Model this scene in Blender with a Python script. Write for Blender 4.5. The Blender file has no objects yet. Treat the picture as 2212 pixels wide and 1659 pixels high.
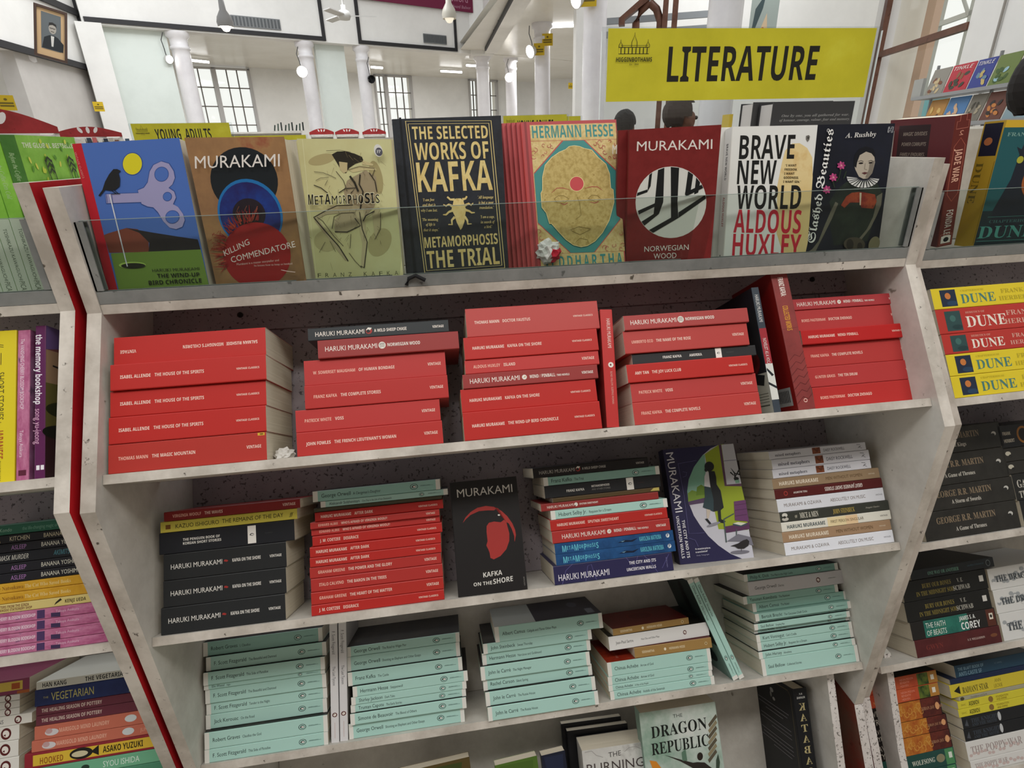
# A bookshop shelf of red, black and mint paperbacks with the pillared hall behind it.
# Metres, Z up. Origin: middle of the front edge of the second shelf of the centre bookcase.
import bpy, bmesh, math, random
from mathutils import Matrix, Vector
random.seed(7)
scene = bpy.context.scene
COL = scene.collection
rad = math.radians

# ------------------------------------------------------------------ camera
CAM = Vector((-0.1528, -0.6865, 0.3735))
PITCH, YAW, ROLL = 0.3997, 0.1345, 0.0285
def cam_axes():
    f = Vector((math.sin(YAW)*math.cos(PITCH), math.cos(YAW)*math.cos(PITCH), -math.sin(PITCH)))
    r = f.cross(Vector((0, 0, 1))).normalized(); d = f.cross(r)
    c, s = math.cos(ROLL), math.sin(ROLL)
    return r*c + d*s, d*c - r*s, f
_r, _d, _f = cam_axes()
cd = bpy.data.cameras.new('camera'); cam = bpy.data.objects.new('camera', cd); COL.objects.link(cam)
cam.matrix_world = Matrix(((_r.x, -_d.x, -_f.x, CAM.x), (_r.y, -_d.y, -_f.y, CAM.y), (_r.z, -_d.z, -_f.z, CAM.z), (0, 0, 0, 1)))
cd.sensor_width = 36.0; cd.lens = 36.0*1201.2/2212.0; cd.clip_start = 0.02; cd.clip_end = 200
scene.camera = cam

# ------------------------------------------------------------------ daylight, exposure
FLOOR = -1.03
w = bpy.data.worlds.new('daylight'); scene.world = w; w.use_nodes = True
bgn = w.node_tree.nodes['Background']; bgn.inputs[0].default_value = (0.93, 0.97, 1.0, 1); bgn.inputs[1].default_value = 1.25
scene.view_settings.view_transform = 'Standard'; scene.view_settings.look = 'None'
scene.view_settings.gamma = 1.0; scene.view_settings.use_curve_mapping = False
scene.view_settings.exposure = -0.2
def area(name, loc, size, power, target, color=(1, 0.97, 0.92)):
    l = bpy.data.lights.new(name, 'AREA'); l.shape = 'RECTANGLE'; l.size, l.size_y = size; l.energy = power; l.color = color
    o = bpy.data.objects.new(name, l); COL.objects.link(o); o.location = loc
    o.rotation_euler = (Vector(target)-Vector(loc)).to_track_quat('-Z', 'Y').to_euler()
    return o
# unseen area lamps added over the aisle; fill lights added to brighten the hall
area('unseen_aisle_light', (-0.7, -1.1, 2.30), (1.2, 0.16), 22, (-0.2, 0.0, -0.1))
area('unseen_aisle_light', (0.9, -1.1, 2.30), (1.2, 0.16), 22, (0.3, 0.0, -0.1))
def hall_point(u, v, h): return (CAM.x + u*0.88796 - v*0.45992, CAM.y + u*0.45992 + v*0.88796, CAM.z + h)
for u, v, h, pw in ((2.8, 13.6, 1.85, 62), (6.8, 13.6, 1.85, 72), (9.5, 12.0, 1.9, 80), (8.0, 9.0, 1.9, 60), (2.5, 8.0, 3.4, 115), (6.5, 4.5, 2.6, 40)):
    q = hall_point(u, v, h); area('hall_fill_light', q, (1.3, 1.3), pw, (q[0], q[1], q[2]-1), (0.96, 0.98, 1))
q = hall_point(0.6, 8.5, 3.6); area('hall_fill_light', q, (1.5, 1.5), 60, (q[0]-1.2, q[1]+1.4, q[2]-1.5), (0.96, 0.98, 1))

# ------------------------------------------------------------------ materials
MATS = {}
def lin(h):
    h = h.lstrip('#'); c = [int(h[i:i+2], 16)/255 for i in (0, 2, 4)]
    return tuple(x/12.92 if x <= 0.04045 else ((x+0.055)/1.055)**2.4 for x in c) + (1,)
def _new(key):
    m = bpy.data.materials.new(key); m.use_nodes = True; MATS[key] = m
    return m, m.node_tree, m.node_tree.nodes['Principled BSDF']
def M(h, rough=0.5, metal=0.0, emit=0.0, spec=0.35):
    """plain paint / print / paper of one colour with a faint grain"""
    key = f'{h}_{rough}_{metal}_{emit}_{spec}'
    if key in MATS: return MATS[key]
    m, t, b = _new(key)
    b.inputs['Base Color'].default_value = lin(h); b.inputs['Roughness'].default_value = rough
    b.inputs['Metallic'].default_value = metal; b.inputs['Specular IOR Level'].default_value = spec
    if emit:
        b.inputs['Emission Color'].default_value = lin(h); b.inputs['Emission Strength'].default_value = emit
    return m
def noise(t, scale, detail=4, rough=0.6, vec=None, coord='Object'):
    tc = t.nodes.new('ShaderNodeTexCoord'); n = t.nodes.new('ShaderNodeTexNoise')
    n.inputs['Scale'].default_value = scale; n.inputs['Detail'].default_value = detail; n.inputs['Roughness'].default_value = rough
    if vec:
        mp = t.nodes.new('ShaderNodeMapping'); mp.inputs['Scale'].default_value = vec
        t.links.new(tc.outputs[coord], mp.inputs[0]); t.links.new(mp.outputs[0], n.inputs[0])
    else: t.links.new(tc.outputs[coord], n.inputs[0])
    return n
def ramp(t, src, stops):
    r = t.nodes.new('ShaderNodeValToRGB'); e = r.color_ramp.elements
    while len(e) < len(stops): e.new(0.5)
    for k, (p, c) in enumerate(stops): e[k].position = p; e[k].color = lin(c) if isinstance(c, str) else c
    t.links.new(src, r.inputs[0]); return r
def mixc(t, fac, a, b):
    m = t.nodes.new('ShaderNodeMix'); m.data_type = 'RGBA'
    t.links.new(fac, m.inputs[0]); t.links.new(a, m.inputs[6]); t.links.new(b, m.inputs[7]); return m.outputs[2]
def speckled(key, base, shade, chip, chip_at=0.64, scale=55, rough=0.6, grime=(9, 4)):
    """painted wood: broad grime plus small chips and stains"""
    if key in MATS: return MATS[key]
    m, t, b = _new(key)
    g = ramp(t, noise(t, grime[0], 5, 0.65).outputs[0], [(0.35, shade), (0.62, base)])
    c = ramp(t, noise(t, scale, 3, 0.6).outputs[0], [(chip_at-0.03, (0, 0, 0, 1)), (chip_at+0.03, (1, 1, 1, 1))])
    cc = t.nodes.new('ShaderNodeRGB'); cc.outputs[0].default_value = lin(chip)
    t.links.new(mixc(t, c.outputs[0], g.outputs[0], cc.outputs[0]), b.inputs['Base Color'])
    b.inputs['Roughness'].default_value = rough; b.inputs['Specular IOR Level'].default_value = 0.3
    bp = t.nodes.new('ShaderNodeBump'); bp.inputs['Strength'].default_value = 0.15; bp.inputs['Distance'].default_value = 0.002
    t.links.new(noise(t, 140, 3).outputs[0], bp.inputs['Height']); t.links.new(bp.outputs[0], b.inputs['Normal'])
    return m
WHITE_EDGE = speckled('painted_front_edge', '#dad2c8', '#aca398', '#5f574e', 0.69, 75)
WHITE_SIDE = speckled('painted_side_board', '#d6d2ca', '#bdb8b0', '#8a847a', 0.73, 45)
GREY_BACK = speckled('speckled_back_sheet', '#a69ca2', '#958d92', '#5a5357', 0.62, 170, grime=(5, 4))
BASE_EDGE = speckled('chipped_base_edge', '#e2dcd8', '#c9c0bb', '#77706a', 0.61, 210)
RED_SIDE = speckled('red_painted_side', '#c01a22', '#a5141c', '#7a1016', 0.72, 40)
RED_DARK = speckled('brown_red_base', '#7d2a1e', '#6b4a3c', '#5a2a20', 0.66, 25)
ALU = speckled('aluminium_channel', '#8f908e', '#777977', '#5f615f', 0.68, 60, rough=0.45)
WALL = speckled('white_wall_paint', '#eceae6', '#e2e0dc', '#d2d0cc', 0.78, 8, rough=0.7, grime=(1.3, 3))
WALL_GREEN = speckled('pale_green_wall_paint', '#dfe6e0', '#d6ddd7', '#cbd2cc', 0.78, 8, rough=0.7, grime=(1.3, 3))
CEIL = speckled('glossy_ceiling_paint', '#e9e6de', '#dedad0', '#d5d0c4', 0.75, 5, rough=0.32, grime=(0.8, 3))
PILLAR = speckled('glossy_pillar_paint', '#e6e3e4', '#d9d5d7', '#c8c4c6', 0.77, 9, rough=0.25, grime=(2, 3))
BLACK_TRIM = M('#2b2a2c', 0.6)
BROWN = speckled('brown_wood', '#6f4a3a', '#573628', '#402318', 0.68, 30, rough=0.45)
RED_CROWN = speckled('dark_red_crown_wood', '#9d2a2c', '#84201f', '#6a1818', 0.7, 30, rough=0.4)
def paper_edge():
    m, t, b = _new('page_edges')
    n = noise(t, 1.0, 3, 0.6, (6, 6, 1600))
    r = ramp(t, n.outputs[0], [(0.3, '#cabfa9'), (0.7, '#e9e1d0')])
    t.links.new(r.outputs[0], b.inputs['Base Color']); b.inputs['Roughness'].default_value = 0.9
    b.inputs['Specular IOR Level'].default_value = 0.1
    bp = t.nodes.new('ShaderNodeBump'); bp.inputs['Strength'].default_value = 0.4; bp.inputs['Distance'].default_value = 0.0004
    t.links.new(n.outputs[0], bp.inputs['Height']); t.links.new(bp.outputs[0], b.inputs['Normal'])
    return m
PAGES = paper_edge()
def mottled(h1, h2, h3=None, scale=60, rough=0.45, metal=0.0, key=None, vec=None):
    """printed texture of two or three inks"""
    key = key or f'mottle_{h1}_{h2}_{h3}_{scale}'
    if key in MATS: return MATS[key]
    m, t, b = _new(key)
    st = [(0.36, h1), (0.60, h2)] + ([(0.72, h3)] if h3 else [])
    r = ramp(t, noise(t, scale, 5, 0.65, vec).outputs[0], st)
    t.links.new(r.outputs[0], b.inputs['Base Color']); b.inputs['Roughness'].default_value = rough; b.inputs['Metallic'].default_value = metal
    b.inputs['Specular IOR Level'].default_value = 0.35
    return m
def glass(key='clear_glass', tint=(0.87, 0.90, 0.88, 1), gloss=0.02):
    if key in MATS: return MATS[key]
    m = bpy.data.materials.new(key); m.use_nodes = True; MATS[key] = m; t = m.node_tree
    t.nodes.remove(t.nodes['Principled BSDF'])
    tr = t.nodes.new('ShaderNodeBsdfTransparent'); tr.inputs[0].default_value = tint
    gl = t.nodes.new('ShaderNodeBsdfGlossy'); gl.inputs['Roughness'].default_value = 0.05
    mx = t.nodes.new('ShaderNodeMixShader'); mx.inputs[0].default_value = gloss
    t.links.new(tr.outputs[0], mx.inputs[1]); t.links.new(gl.outputs[0], mx.inputs[2]); t.links.new(mx.outputs[0], t.nodes['Material Output'].inputs[0])
    return m
GLASS = glass()
GLASS_EDGE = M('#8f9c96', 0.2)

# ------------------------------------------------------------------ mesh helpers
class MB:
    """collects faces with materials; build() links them as ONE mesh object"""
    def __init__(s): s.v, s.f, s.mi, s.mats, s.sm = [], [], [], [], []
    def add(s, vs, fs, mat, smooth=False):
        o = len(s.v); s.v += [tuple(p) for p in vs]
        if mat not in s.mats: s.mats.append(mat)
        k = s.mats.index(mat)
        for f in fs: s.f.append(tuple(i+o for i in f)); s.mi.append(k); s.sm.append(smooth)
    def box(s, lo, hi, mat, X=None):
        (a, b, c), (d, e, g) = lo, hi
        v = [Vector(p) for p in ((a,b,c),(d,b,c),(d,e,c),(a,e,c),(a,b,g),(d,b,g),(d,e,g),(a,e,g))]
        if X is not None: v = [X @ p for p in v]
        s.add(v, [(0,3,2,1),(4,5,6,7),(0,1,5,4),(1,2,6,5),(2,3,7,6),(3,0,4,7)], mat)
    def prism(s, poly, t0, t1, mat, axis='x', mats=None, X=None):
        """extrude a polygon (2D) along an axis; mats: a material per side wall"""
        n = len(poly)
        def P(t, q): return Vector((t, q[0], q[1])) if axis == 'x' else (Vector((q[0], t, q[1])) if axis == 'y' else Vector((q[0], q[1], t)))
        v = [P(t0, q) for q in poly] + [P(t1, q) for q in poly]
        if X is not None: v = [X @ p for p in v]
        s.add(v, [tuple(range(n)), tuple(range(2*n-1, n-1, -1))], mat)
        for i in range(n):
            j = (i+1) % n
            s.add([v[i], v[j], v[n+j], v[n+i]], [(0, 1, 2, 3)], (mats[i] if mats and mats[i] else mat))
    def tube(s, pts, r, mat, n=8, cap=True):
        pts = [Vector(p) for p in pts]; rr = r if isinstance(r, (list, tuple)) else [r]*len(pts)
        vs = []
        for i, p in enumerate(pts):
            d = (pts[min(i+1, len(pts)-1)]-pts[max(i-1, 0)]).normalized()
            a = d.cross(Vector((0, 0, 1)) if abs(d.z) < 0.9 else Vector((1, 0, 0))).normalized(); b = d.cross(a)
            for k in range(n): vs.append(p + (a*math.cos(2*math.pi*k/n) + b*math.sin(2*math.pi*k/n))*rr[i])
        fs = [(i*n+k, i*n+(k+1) % n, (i+1)*n+(k+1) % n, (i+1)*n+k) for i in range(len(pts)-1) for k in range(n)]
        s.add(vs, fs, mat, True)
        if cap: s.add(vs[:n], [tuple(range(n))], mat); s.add(vs[-n:], [tuple(range(n))], mat)
    def lathe(s, prof, mat, n=24, at=(0, 0, 0)):
        at = Vector(at); vs = []
        for r, z in prof:
            for k in range(n): vs.append(at + Vector((r*math.cos(2*math.pi*k/n), r*math.sin(2*math.pi*k/n), z)))
        s.add(vs, [(i*n+k, i*n+(k+1) % n, (i+1)*n+(k+1) % n, (i+1)*n+k) for i in range(len(prof)-1) for k in range(n)], mat, True)
    def build(s, name, parent=None, X=None):
        me = bpy.data.meshes.new(name); me.from_pydata(s.v, [], s.f)
        for m in s.mats: me.materials.append(m)
        me.polygons.foreach_set('material_index', s.mi); me.polygons.foreach_set('use_smooth', s.sm); me.update()
        o = bpy.data.objects.new(name, me); COL.objects.link(o)
        if parent is not None: o.parent = parent
        if X is not None: o.matrix_local = X
        return o
def tag(o, label=None, cat=None, group=None, kind=None):
    if label: o['label'] = label
    if cat: o['category'] = cat
    if group: o['group'] = group
    if kind: o['kind'] = kind
    return o
def empty(name, X, label, cat, group=None):
    o = bpy.data.objects.new(name, None); COL.objects.link(o); o.empty_display_size = 0.05
    o.matrix_world = X if isinstance(X, Matrix) else Matrix.Translation(Vector(X))
    return tag(o, label, cat, group)
def structure(name, mb, X=None): return tag(mb.build(name, None, X), kind='structure')
def basis(o, x, y, z):
    o, x, y, z = Vector(o), Vector(x), Vector(y), Vector(z)
    return Matrix(((x.x, y.x, z.x, o.x), (x.y, y.y, z.y, o.y), (x.z, y.z, z.z, o.z), (0, 0, 0, 1)))

# ------------------------------------------------------------------ lettering (Blender's own font, turned into mesh)
_offs = {'f': (0x1D400, 0x1D41A, 0x1D7CE), 'b': (0x1D5D4, 0x1D5EE, 0x1D7EC), 'e': (0x1D468, 0x1D482, None), 'i': (0x1D608, 0x1D622, None), 'k': (0x1D56C, 0x1D586, None), 't': (0x1D434, 0x1D44E, None)}
_tc = {}
def glyphs(s, font='s'):
    """(verts, faces, width) of a string, cap height 1"""
    if (s, font) in _tc: return _tc[(s, font)]
    body = s
    if font in _offs:
        U, L, D = _offs[font]; body = ''
        for ch in s:
            if 'A' <= ch <= 'Z': body += chr(U+ord(ch)-65)
            elif 'a' <= ch <= 'z' and not (font == 't' and ch == 'h'): body += chr(L+ord(ch)-97)
            elif ch.isdigit() and D: body += chr(D+ord(ch)-48)
            else: body += ch
    c = bpy.data.curves.new('lettering', 'FONT'); c.body = body; c.size = 1; c.resolution_u = 2; c.fill_mode = 'FRONT'
    o = bpy.data.objects.new('lettering', c); COL.objects.link(o)
    me = bpy.data.meshes.new_from_object(o.evaluated_get(bpy.context.evaluated_depsgraph_get()))
    vs = [(v.co.x/0.69, v.co.y/0.69) for v in me.vertices]; fs = [tuple(p.vertices) for p in me.polygons]
    x0 = min((p[0] for p in vs), default=0); x1 = max((p[0] for p in vs), default=1)
    vs = [(x-x0, y) for x, y in vs]
    bpy.data.objects.remove(o); bpy.data.curves.remove(c); bpy.data.meshes.remove(me)
    _tc[(s, font)] = (vs, fs, x1-x0); return _tc[(s, font)]

class Face:
    """a flat face to print on: maps (x, y) of the print to 3D; every printed layer lies a hair above the last"""
    def __init__(s, mb, mp, step=0.00004): s.mb, s.mp, s.k, s.step = mb, mp, 1, step
    def put(s, pts, fs, col, rough=0.45):
        m = col if not isinstance(col, str) else M(col, rough)
        s.mb.add([s.mp(x, y, s.k*s.step) for x, y in pts], fs, m)
    def poly(s, pts, col): s.put(pts, [tuple(range(len(pts)))], col); s.k += 1
    def rect(s, x0, y0, x1, y1, col): s.poly([(x0, y0), (x1, y0), (x1, y1), (x0, y1)], col)
    def ell(s, cx, cy, rx, ry, col, rot=0, n=28, a0=0, a1=360):
        r = rad(rot); p = []
        for i in range(n):
            a = rad(a0+(a1-a0)*i/(n if a1-a0 == 360 else n-1)); x, y = rx*math.cos(a), ry*math.sin(a)
            p.append((cx+x*math.cos(r)-y*math.sin(r), cy+x*math.sin(r)+y*math.cos(r)))
        s.poly(p, col)
    def line(s, pts, wd, col, closed=False):
        P = [Vector(p) for p in pts]; n = len(P); vs = []; fs = []
        for i in range(n):
            a = P[(i-1) % n] if (closed or i > 0) else P[i]; b = P[(i+1) % n] if (closed or i < n-1) else P[i]
            d = b-a; d = d.normalized() if d.length else Vector((1, 0)); q = Vector((-d.y, d.x))
            ww = wd[i] if isinstance(wd, (list, tuple)) else wd
            vs += [P[i]+q*ww/2, P[i]-q*ww/2]
        for i in range(n if closed else n-1):
            j = (i+1) % n; fs.append((2*i, 2*j, 2*j+1, 2*i+1))
        s.put([tuple(v) for v in vs], fs, col); s.k += 1
    def text(s, st, p0, p1, h, col, font='b', up=None):
        """letters from baseline point p0 to p1, cap height h (print units)"""
        vs, fs, wd = glyphs(st, font); p0, p1 = Vector(p0), Vector(p1); d = p1-p0
        u = Vector(up).normalized() if up else Vector((-d.y, d.x)).normalized()
        s.put([tuple(p0+d*(x/wd)+u*(y*h)) for x, y in vs], fs, col); s.k += 1
    def t(s, st, x, y, h, col, font='b', cond=1.0, flip=False, right=False):
        """letters of cap height h with natural width times cond; returns the width"""
        wd = glyphs(st, font)[2]*h*cond
        x0 = x-wd if right else x
        if flip: s.text(st, (x0+wd, y+h), (x0, y+h), h, col, font)
        else: s.text(st, (x0, y), (x0+wd, y), h, col, font)
        return wd
def quad_map(c):
    """homography from the print's traced pixel frame (corners TL, TR, BR, BL) to unit (u, v)"""
    import numpy as np
    A, b = [], []
    for (x, y), (u, v) in zip(c, [(0, 1), (1, 1), (1, 0), (0, 0)]):
        A += [[x, y, 1, 0, 0, 0, -u*x, -u*y], [0, 0, 0, x, y, 1, -v*x, -v*y]]; b += [u, v]
    h = np.linalg.solve(np.array(A, float), np.array(b, float))
    def f(x, y):
        d = h[6]*x+h[7]*y+1; return (h[0]*x+h[1]*y+h[2])/d, (h[3]*x+h[4]*y+h[5])/d
    return f

# ------------------------------------------------------------------ bookcases (zig-zag fronted, leaning shelves)
TILT = rad(31)
SY = Vector((0, math.cos(TILT), -math.sin(TILT)))      # along a shelf, towards the back
SN = Vector((0, math.sin(TILT), math.cos(TILT)))       # square to a shelf
HALF = 0.596
EDGE = {1: Vector((0, .113, .197)), 2: Vector((0, 0, 0)), 3: Vector((0, -.020, -.261)), 4: Vector((0, -.018, -.545)), 5: Vector((0, -.104, -.845))}
def case_matrix(x, y, z, th): return Matrix.Translation((x, y, z)) @ Matrix.Rotation(th, 4, 'Z')
CENTRE = Matrix.Identity(4)
LEFT = case_matrix(-1.236, -.016, .0065, .0185)
RIGHT = case_matrix(1.240, .037, -.0098, .0332)
def shelf_frame(case, k, drop=0.0):
    e = EDGE[k] + SN*drop
    return case @ basis(e, (1, 0, 0), SY, SN)
def bookcase(case, label, drops=(0, 0, 0, 0), deep=.395):
    dz = {2: drops[0], 3: drops[1], 4: drops[2], 5: drops[3]}
    base = case @ Matrix.Translation((0, .12, FLOOR - case.translation.z))
    root = empty('bookcase', base, label, 'bookcase', 'bookcases in the row')
    up = Matrix.Translation((0, -.12, case.translation.z - FLOOR))
    prof = [(.103, .345), (.108, .186), (-.036, -.032), (-.028, -.648), (deep, -.648), (deep, .345)]
    for s in (-1, 1):
        m = MB(); a, b = s*HALF, s*(HALF+.018)
        lo, hi = min(a, b), max(a, b)
        e = WHITE_EDGE
        n = len(prof)
        for x, mat in ((a, WHITE_SIDE), (b, RED_SIDE)): m.add([(x, y, z) for y, z in prof], [tuple(range(n))], mat)
        for i in range(n):
            j = (i+1) % n
            m.add([(lo, *prof[i]), (lo, *prof[j]), (hi, *prof[j]), (hi, *prof[i])], [(0, 1, 2, 3)], e)
        m.build('side_panel', root, up)
        m = MB(); leg = [(-.028, -.649), (-.088, -.748), (-.15, -.851), (-.15, FLOOR), (deep, FLOOR), (deep, -.649)]
        leg = [(y, max(z, FLOOR+.004-case.translation.z)) for y, z in leg]
        m.prism(leg, lo, hi, RED_DARK, 'x', mats=[BASE_EDGE, BASE_EDGE, BASE_EDGE, None, None, None])
        m.build('base_panel', root, up)
        m = MB(); leg = [(.002, -.575), (-.083, -.741), (-.15, -.851), (-.15, FLOOR), (.3, FLOOR), (.3, -.575)]
        leg = [(y, max(z, FLOOR+.004-case.translation.z)) for y, z in leg]
        m.prism(leg, s*.541, s*.556, WHITE_SIDE, 'x', mats=[BASE_EDGE, BASE_EDGE, BASE_EDGE, None, None, None])
        tag(m.build('base_upright', root, up), 'narrow inner upright with a chipped white front edge')
    W = HALF - .0005
    for k in (2, 3, 4, 5):
        F = up @ basis(EDGE[k]+SN*dz[k], (1, 0, 0), SY, SN); wk = W if k < 5 else .540
        m = MB(); m.box((-wk, 0, -.0125), (wk, .145, 0), WHITE_SIDE); m.add([(-wk, -.0002, -.0125), (wk, -.0002, -.0125), (wk, -.0002, 0), (-wk, -.0002, 0)], [(0, 1, 2, 3)], WHITE_EDGE)
        m.build('shelf_board', root, F)
        m = MB()
        if k == 2:
            m.box((-W, .137, .001), (W, .143, .243), GREY_BACK); m.build('back_sheet', root, F)
            m = MB(); m.box((-W, .129, .214), (W, .1368, .262), GREY_BACK); r = m.build('back_rail', root, F)
            for x in (-.465, .53):
                s = MB(); s.prism([(x+.0045*math.cos(a*math.pi/5), .240+.0045*math.sin(a*math.pi/5)) for a in range(10)], .1268, .129, M('#3a3634', .4, .6), 'y')
                s.box((x-.0008, .1262, .2365), (x+.0008, .1267, .2435), M('#1d1b1a')); s.build('rail_screw', r)
        elif k == 3:
            m.box((-W, .137, .001), (W, .143, .285), GREY_BACK); m.build('back_sheet', root, F)
        elif k == 4:
            m.box((-W, .137, .001), (W, .143, .29), WHITE_SIDE); m.build('back_sheet', root, F)
        else:
            m.box((-.54, .139, .001), (.54, .145, .255), WHITE_SIDE); m.build('back_sheet', root, F)
    # glazed tray on top
    m = MB(); m.box((-W, .1102, .183), (W, deep-.005, .1965), WHITE_SIDE); m.box((-W, .1095, .1835), (W, .1102, .1965), WHITE_EDGE)
    m.build('tray_board', root, up)
    m = MB(); m.box((-W, .272, .198), (W, .290, .395), WHITE_SIDE); m.build('tray_back', root, up)
    m = MB()
    m.box((-W, .1095, .197), (W, .1115, .2135), ALU); m.box((-W, .1115, .197), (W, .121, .199), ALU); m.box((-W, .119, .199), (W, .121, .2135), ALU)
    m.build('glass_channel', root, up)
    for s in (-1, 1):
        m = MB(); x = s*W
        m.box((min(x, x-s*.002), .1095, .215), (max(x, x-s*.002), .127, .303), ALU); m.box((min(x, x-s*.010), .1095, .215), (max(x, x-s*.010), .1113, .303), ALU)
        m.box((min(x, x-s*.010), .119, .215), (max(x, x-s*.010), .121, .303), ALU)
        m.build('glass_channel', root, up)
    m = MB(); m.box((-W+.004, .1135, .199), (W-.004, .1175, .304), GLASS)
    m.box((-W+.004, .1135, .304), (W-.004, .1175, .3046), GLASS_EDGE)
    tag(m.build('glass_pane', root, up), 'clear glass pane with a bright top edge')
    return root
bookcase(CENTRE, 'white chipped bookcase in the middle, red paperbacks on its second shelf')
bookcase(LEFT, 'white bookcase at the left frame edge, green books on top')
bookcase(RIGHT, 'white bookcase at the right frame edge holding yellow and red spines', (-.0045, -.0127, -.023, 0), .30)

# ------------------------------------------------------------------ the hall behind (frame u along the far clerestory wall, v away from it, h over eye level)
HY = .4779
U = Vector((math.cos(HY), math.sin(HY), 0)); V = Vector((-math.sin(HY), math.cos(HY), 0))
HALL = basis((CAM.x, CAM.y, CAM.z), U, V, (0, 0, 1))
HF = FLOOR - CAM.z                                        # floor height in the hall frame
def polar(az, dist, h):
    """a spot in the hall by compass bearing from the shelf's normal, distance and height over eye level"""
    return Vector((CAM.x + dist*math.sin(rad(az)), CAM.y + dist*math.cos(rad(az)), CAM.z + h))
m = MB(); m.box((-30, -12, FLOOR-.1), (30, 40, FLOOR), speckled('stone_floor', '#b9b0a2', '#a59c8f', '#8d857a', .72, 6, rough=.5, grime=(.8, 3))); structure('floor', m)
# unseen wall and ceiling slab added at the viewer's side to block ambient light
m = MB(); m.box((-4.5, -2.5, FLOOR), (5.0, -2.3, 2.6), speckled('light_block_paint', '#a9a196', '#9c948a', '#8a8278', .75, 6)); structure('front_light_block', m)
m = MB(); m.box((-4.5, -2.3, 2.45), (5.0, -1.35, 2.6), WALL); structure('overhead_light_block', m)

# clerestory wall on its beam, with black-trimmed panels
m = MB(); m.box((.52, 11.63, 1.9), (7.43, 11.9, 5.5), WALL); structure('wall_clerestory', m, HALL)
k = 1
def trim(mb_lo, mb_hi, X=HALL, mat=None):
    global k
    m = MB(); m.box(mb_lo, mb_hi, mat or BLACK_TRIM); structure(f'trim_{k}', m, X); k += 1
trim((.55, 11.60, 1.92), (4.2, 11.635, 1.985)); trim((4.14, 11.60, 1.985), (4.2, 11.635, 4))
trim((4.83, 11.60, 1.92), (7.0, 11.635, 1.98)); trim((4.83, 11.60, 1.98), (4.89, 11.635, 4)); trim((6.95, 11.60, 1.98), (7.0, 11.635, 2.66)); trim((4.89, 11.60, 2.66), (7.0, 11.635, 2.72))
# slanting corner wall on the right of it
A, Bp = Vector((7.43, 11.17, 0)), Vector((5.41, 7.4, 0)); dirw = (Bp-A).normalized(); nw = Vector((-dirw.y, dirw.x, 0))
CW = HALL @ basis(A, dirw, nw, (0, 0, 1))
m = MB(); m.box((-.45, 0, 1.9), (8, .25, 5.5), WALL); structure('wall_corner', m, CW)
m = MB(); m.box((-.9, -.3, 1.88), (-.35, .2, 5.5), WALL); structure('wall_pier', m, CW)
trim((.0, -.03, 1.9), (6.0, .0, 1.96), CW); trim((1.75, -.03, 1.96), (1.82, 0, 4), CW)
trim((2.55, -.03, 1.96), (2.62, 0, 4), CW)
# aisles: ceilings and far walls
m = MB(); m.box((-1.5, 11.9, 1.96), (13.5, 16.4, 2.1), CEIL); structure('ceiling', m, HALL)
m = MB(); m.add([(7.2, 11.9, 1.97), (5.2, 7.3, 1.97), (5.7, 6.6, 1.97), (14, 8.0, 1.97), (16, 11.9, 1.97)], [(0, 1, 2, 3, 4)], CEIL)
m.add([(7.2, 11.9, 2.1), (5.2, 7.3, 2.1), (5.7, 6.6, 2.1), (14, 8.0, 2.1), (16, 11.9, 2.1)], [(0, 1, 2, 3, 4)], CEIL); structure('ceiling_right', m, HALL)
WV = 16.0
wins = [(2.35, 3.8, .1, 1.93), (6.95, 8.08, .1, 1.95), (9.95, 11.0, .1, 1.95)]
m = MB(); x = -1.5
for a, b, lo, hi in wins:
    m.box((x, WV, HF), (a, WV+.3, 2.0), WALL); m.box((a, WV, HF), (b, WV+.3, lo), WALL); x = b
m.box((x, WV, HF), (13.5, WV+.3, 2.0), WALL); structure('wall_far', m, HALL)
LACE = mottled('#f4efe2', '#fbfaf4', '#ece2c6', 6, .8, key='white_lace_curtain')
for i, (a, b, lo, hi) in enumerate(wins):
    f = MB(); fr = M('#b9b6b4', .5); mid = a+.45*(b-a) if i == 0 else a+.3*(b-a)
    for u0, u1 in ((a, a+.05), (b-.06, b), (mid-.05, mid+.05)): f.box((u0, WV-.05, lo), (u1, WV+.05, hi), fr)
    for h0 in (lo, hi-.04): f.box((a, WV-.05, h0), (b, WV+.05, h0+.04), fr)
    bars = M('#6c6660', .5)
    for s0, s1, nn in ((a+.05, mid-.05, 2), (mid+.05, b-.06, 3)):
        for q in range(1, nn): uu = s0+(s1-s0)*q/nn; f.box((uu-.011, WV-.02, lo+.04), (uu+.011, WV+.02, hi-.04), bars)
        q = hi-.42
        while q > lo+.1: f.box((s0, WV-.02, q-.011), (s1, WV+.02, q+.011), bars); q -= .40
    structure(f'window_{i+1}', f, HALL)
    f = MB(); f.box((a+.05, WV+.06, lo+.04), (b-.06, WV+.066, hi-.04), glass('window_glass', (.98, .97, .93, 1), .04)); structure(f'window_{i+4}', f, HALL)
# infill panels and pilasters under the beam
m = MB(); m.box((.75, 11.8, HF), (1.62, 11.9, 1.9), WALL_GREEN); structure('wall_infill_left', m, HALL)
m = MB(); m.box((.42, 11.5, HF), (.75, 11.95, 1.9), WALL); structure('trim_40', m, HALL)
m = MB(); m.box((4.06, 11.86, HF), (4.62, 11.95, 1.9), WALL_GREEN); structure('wall_infill_middle', m, HALL)
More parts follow.
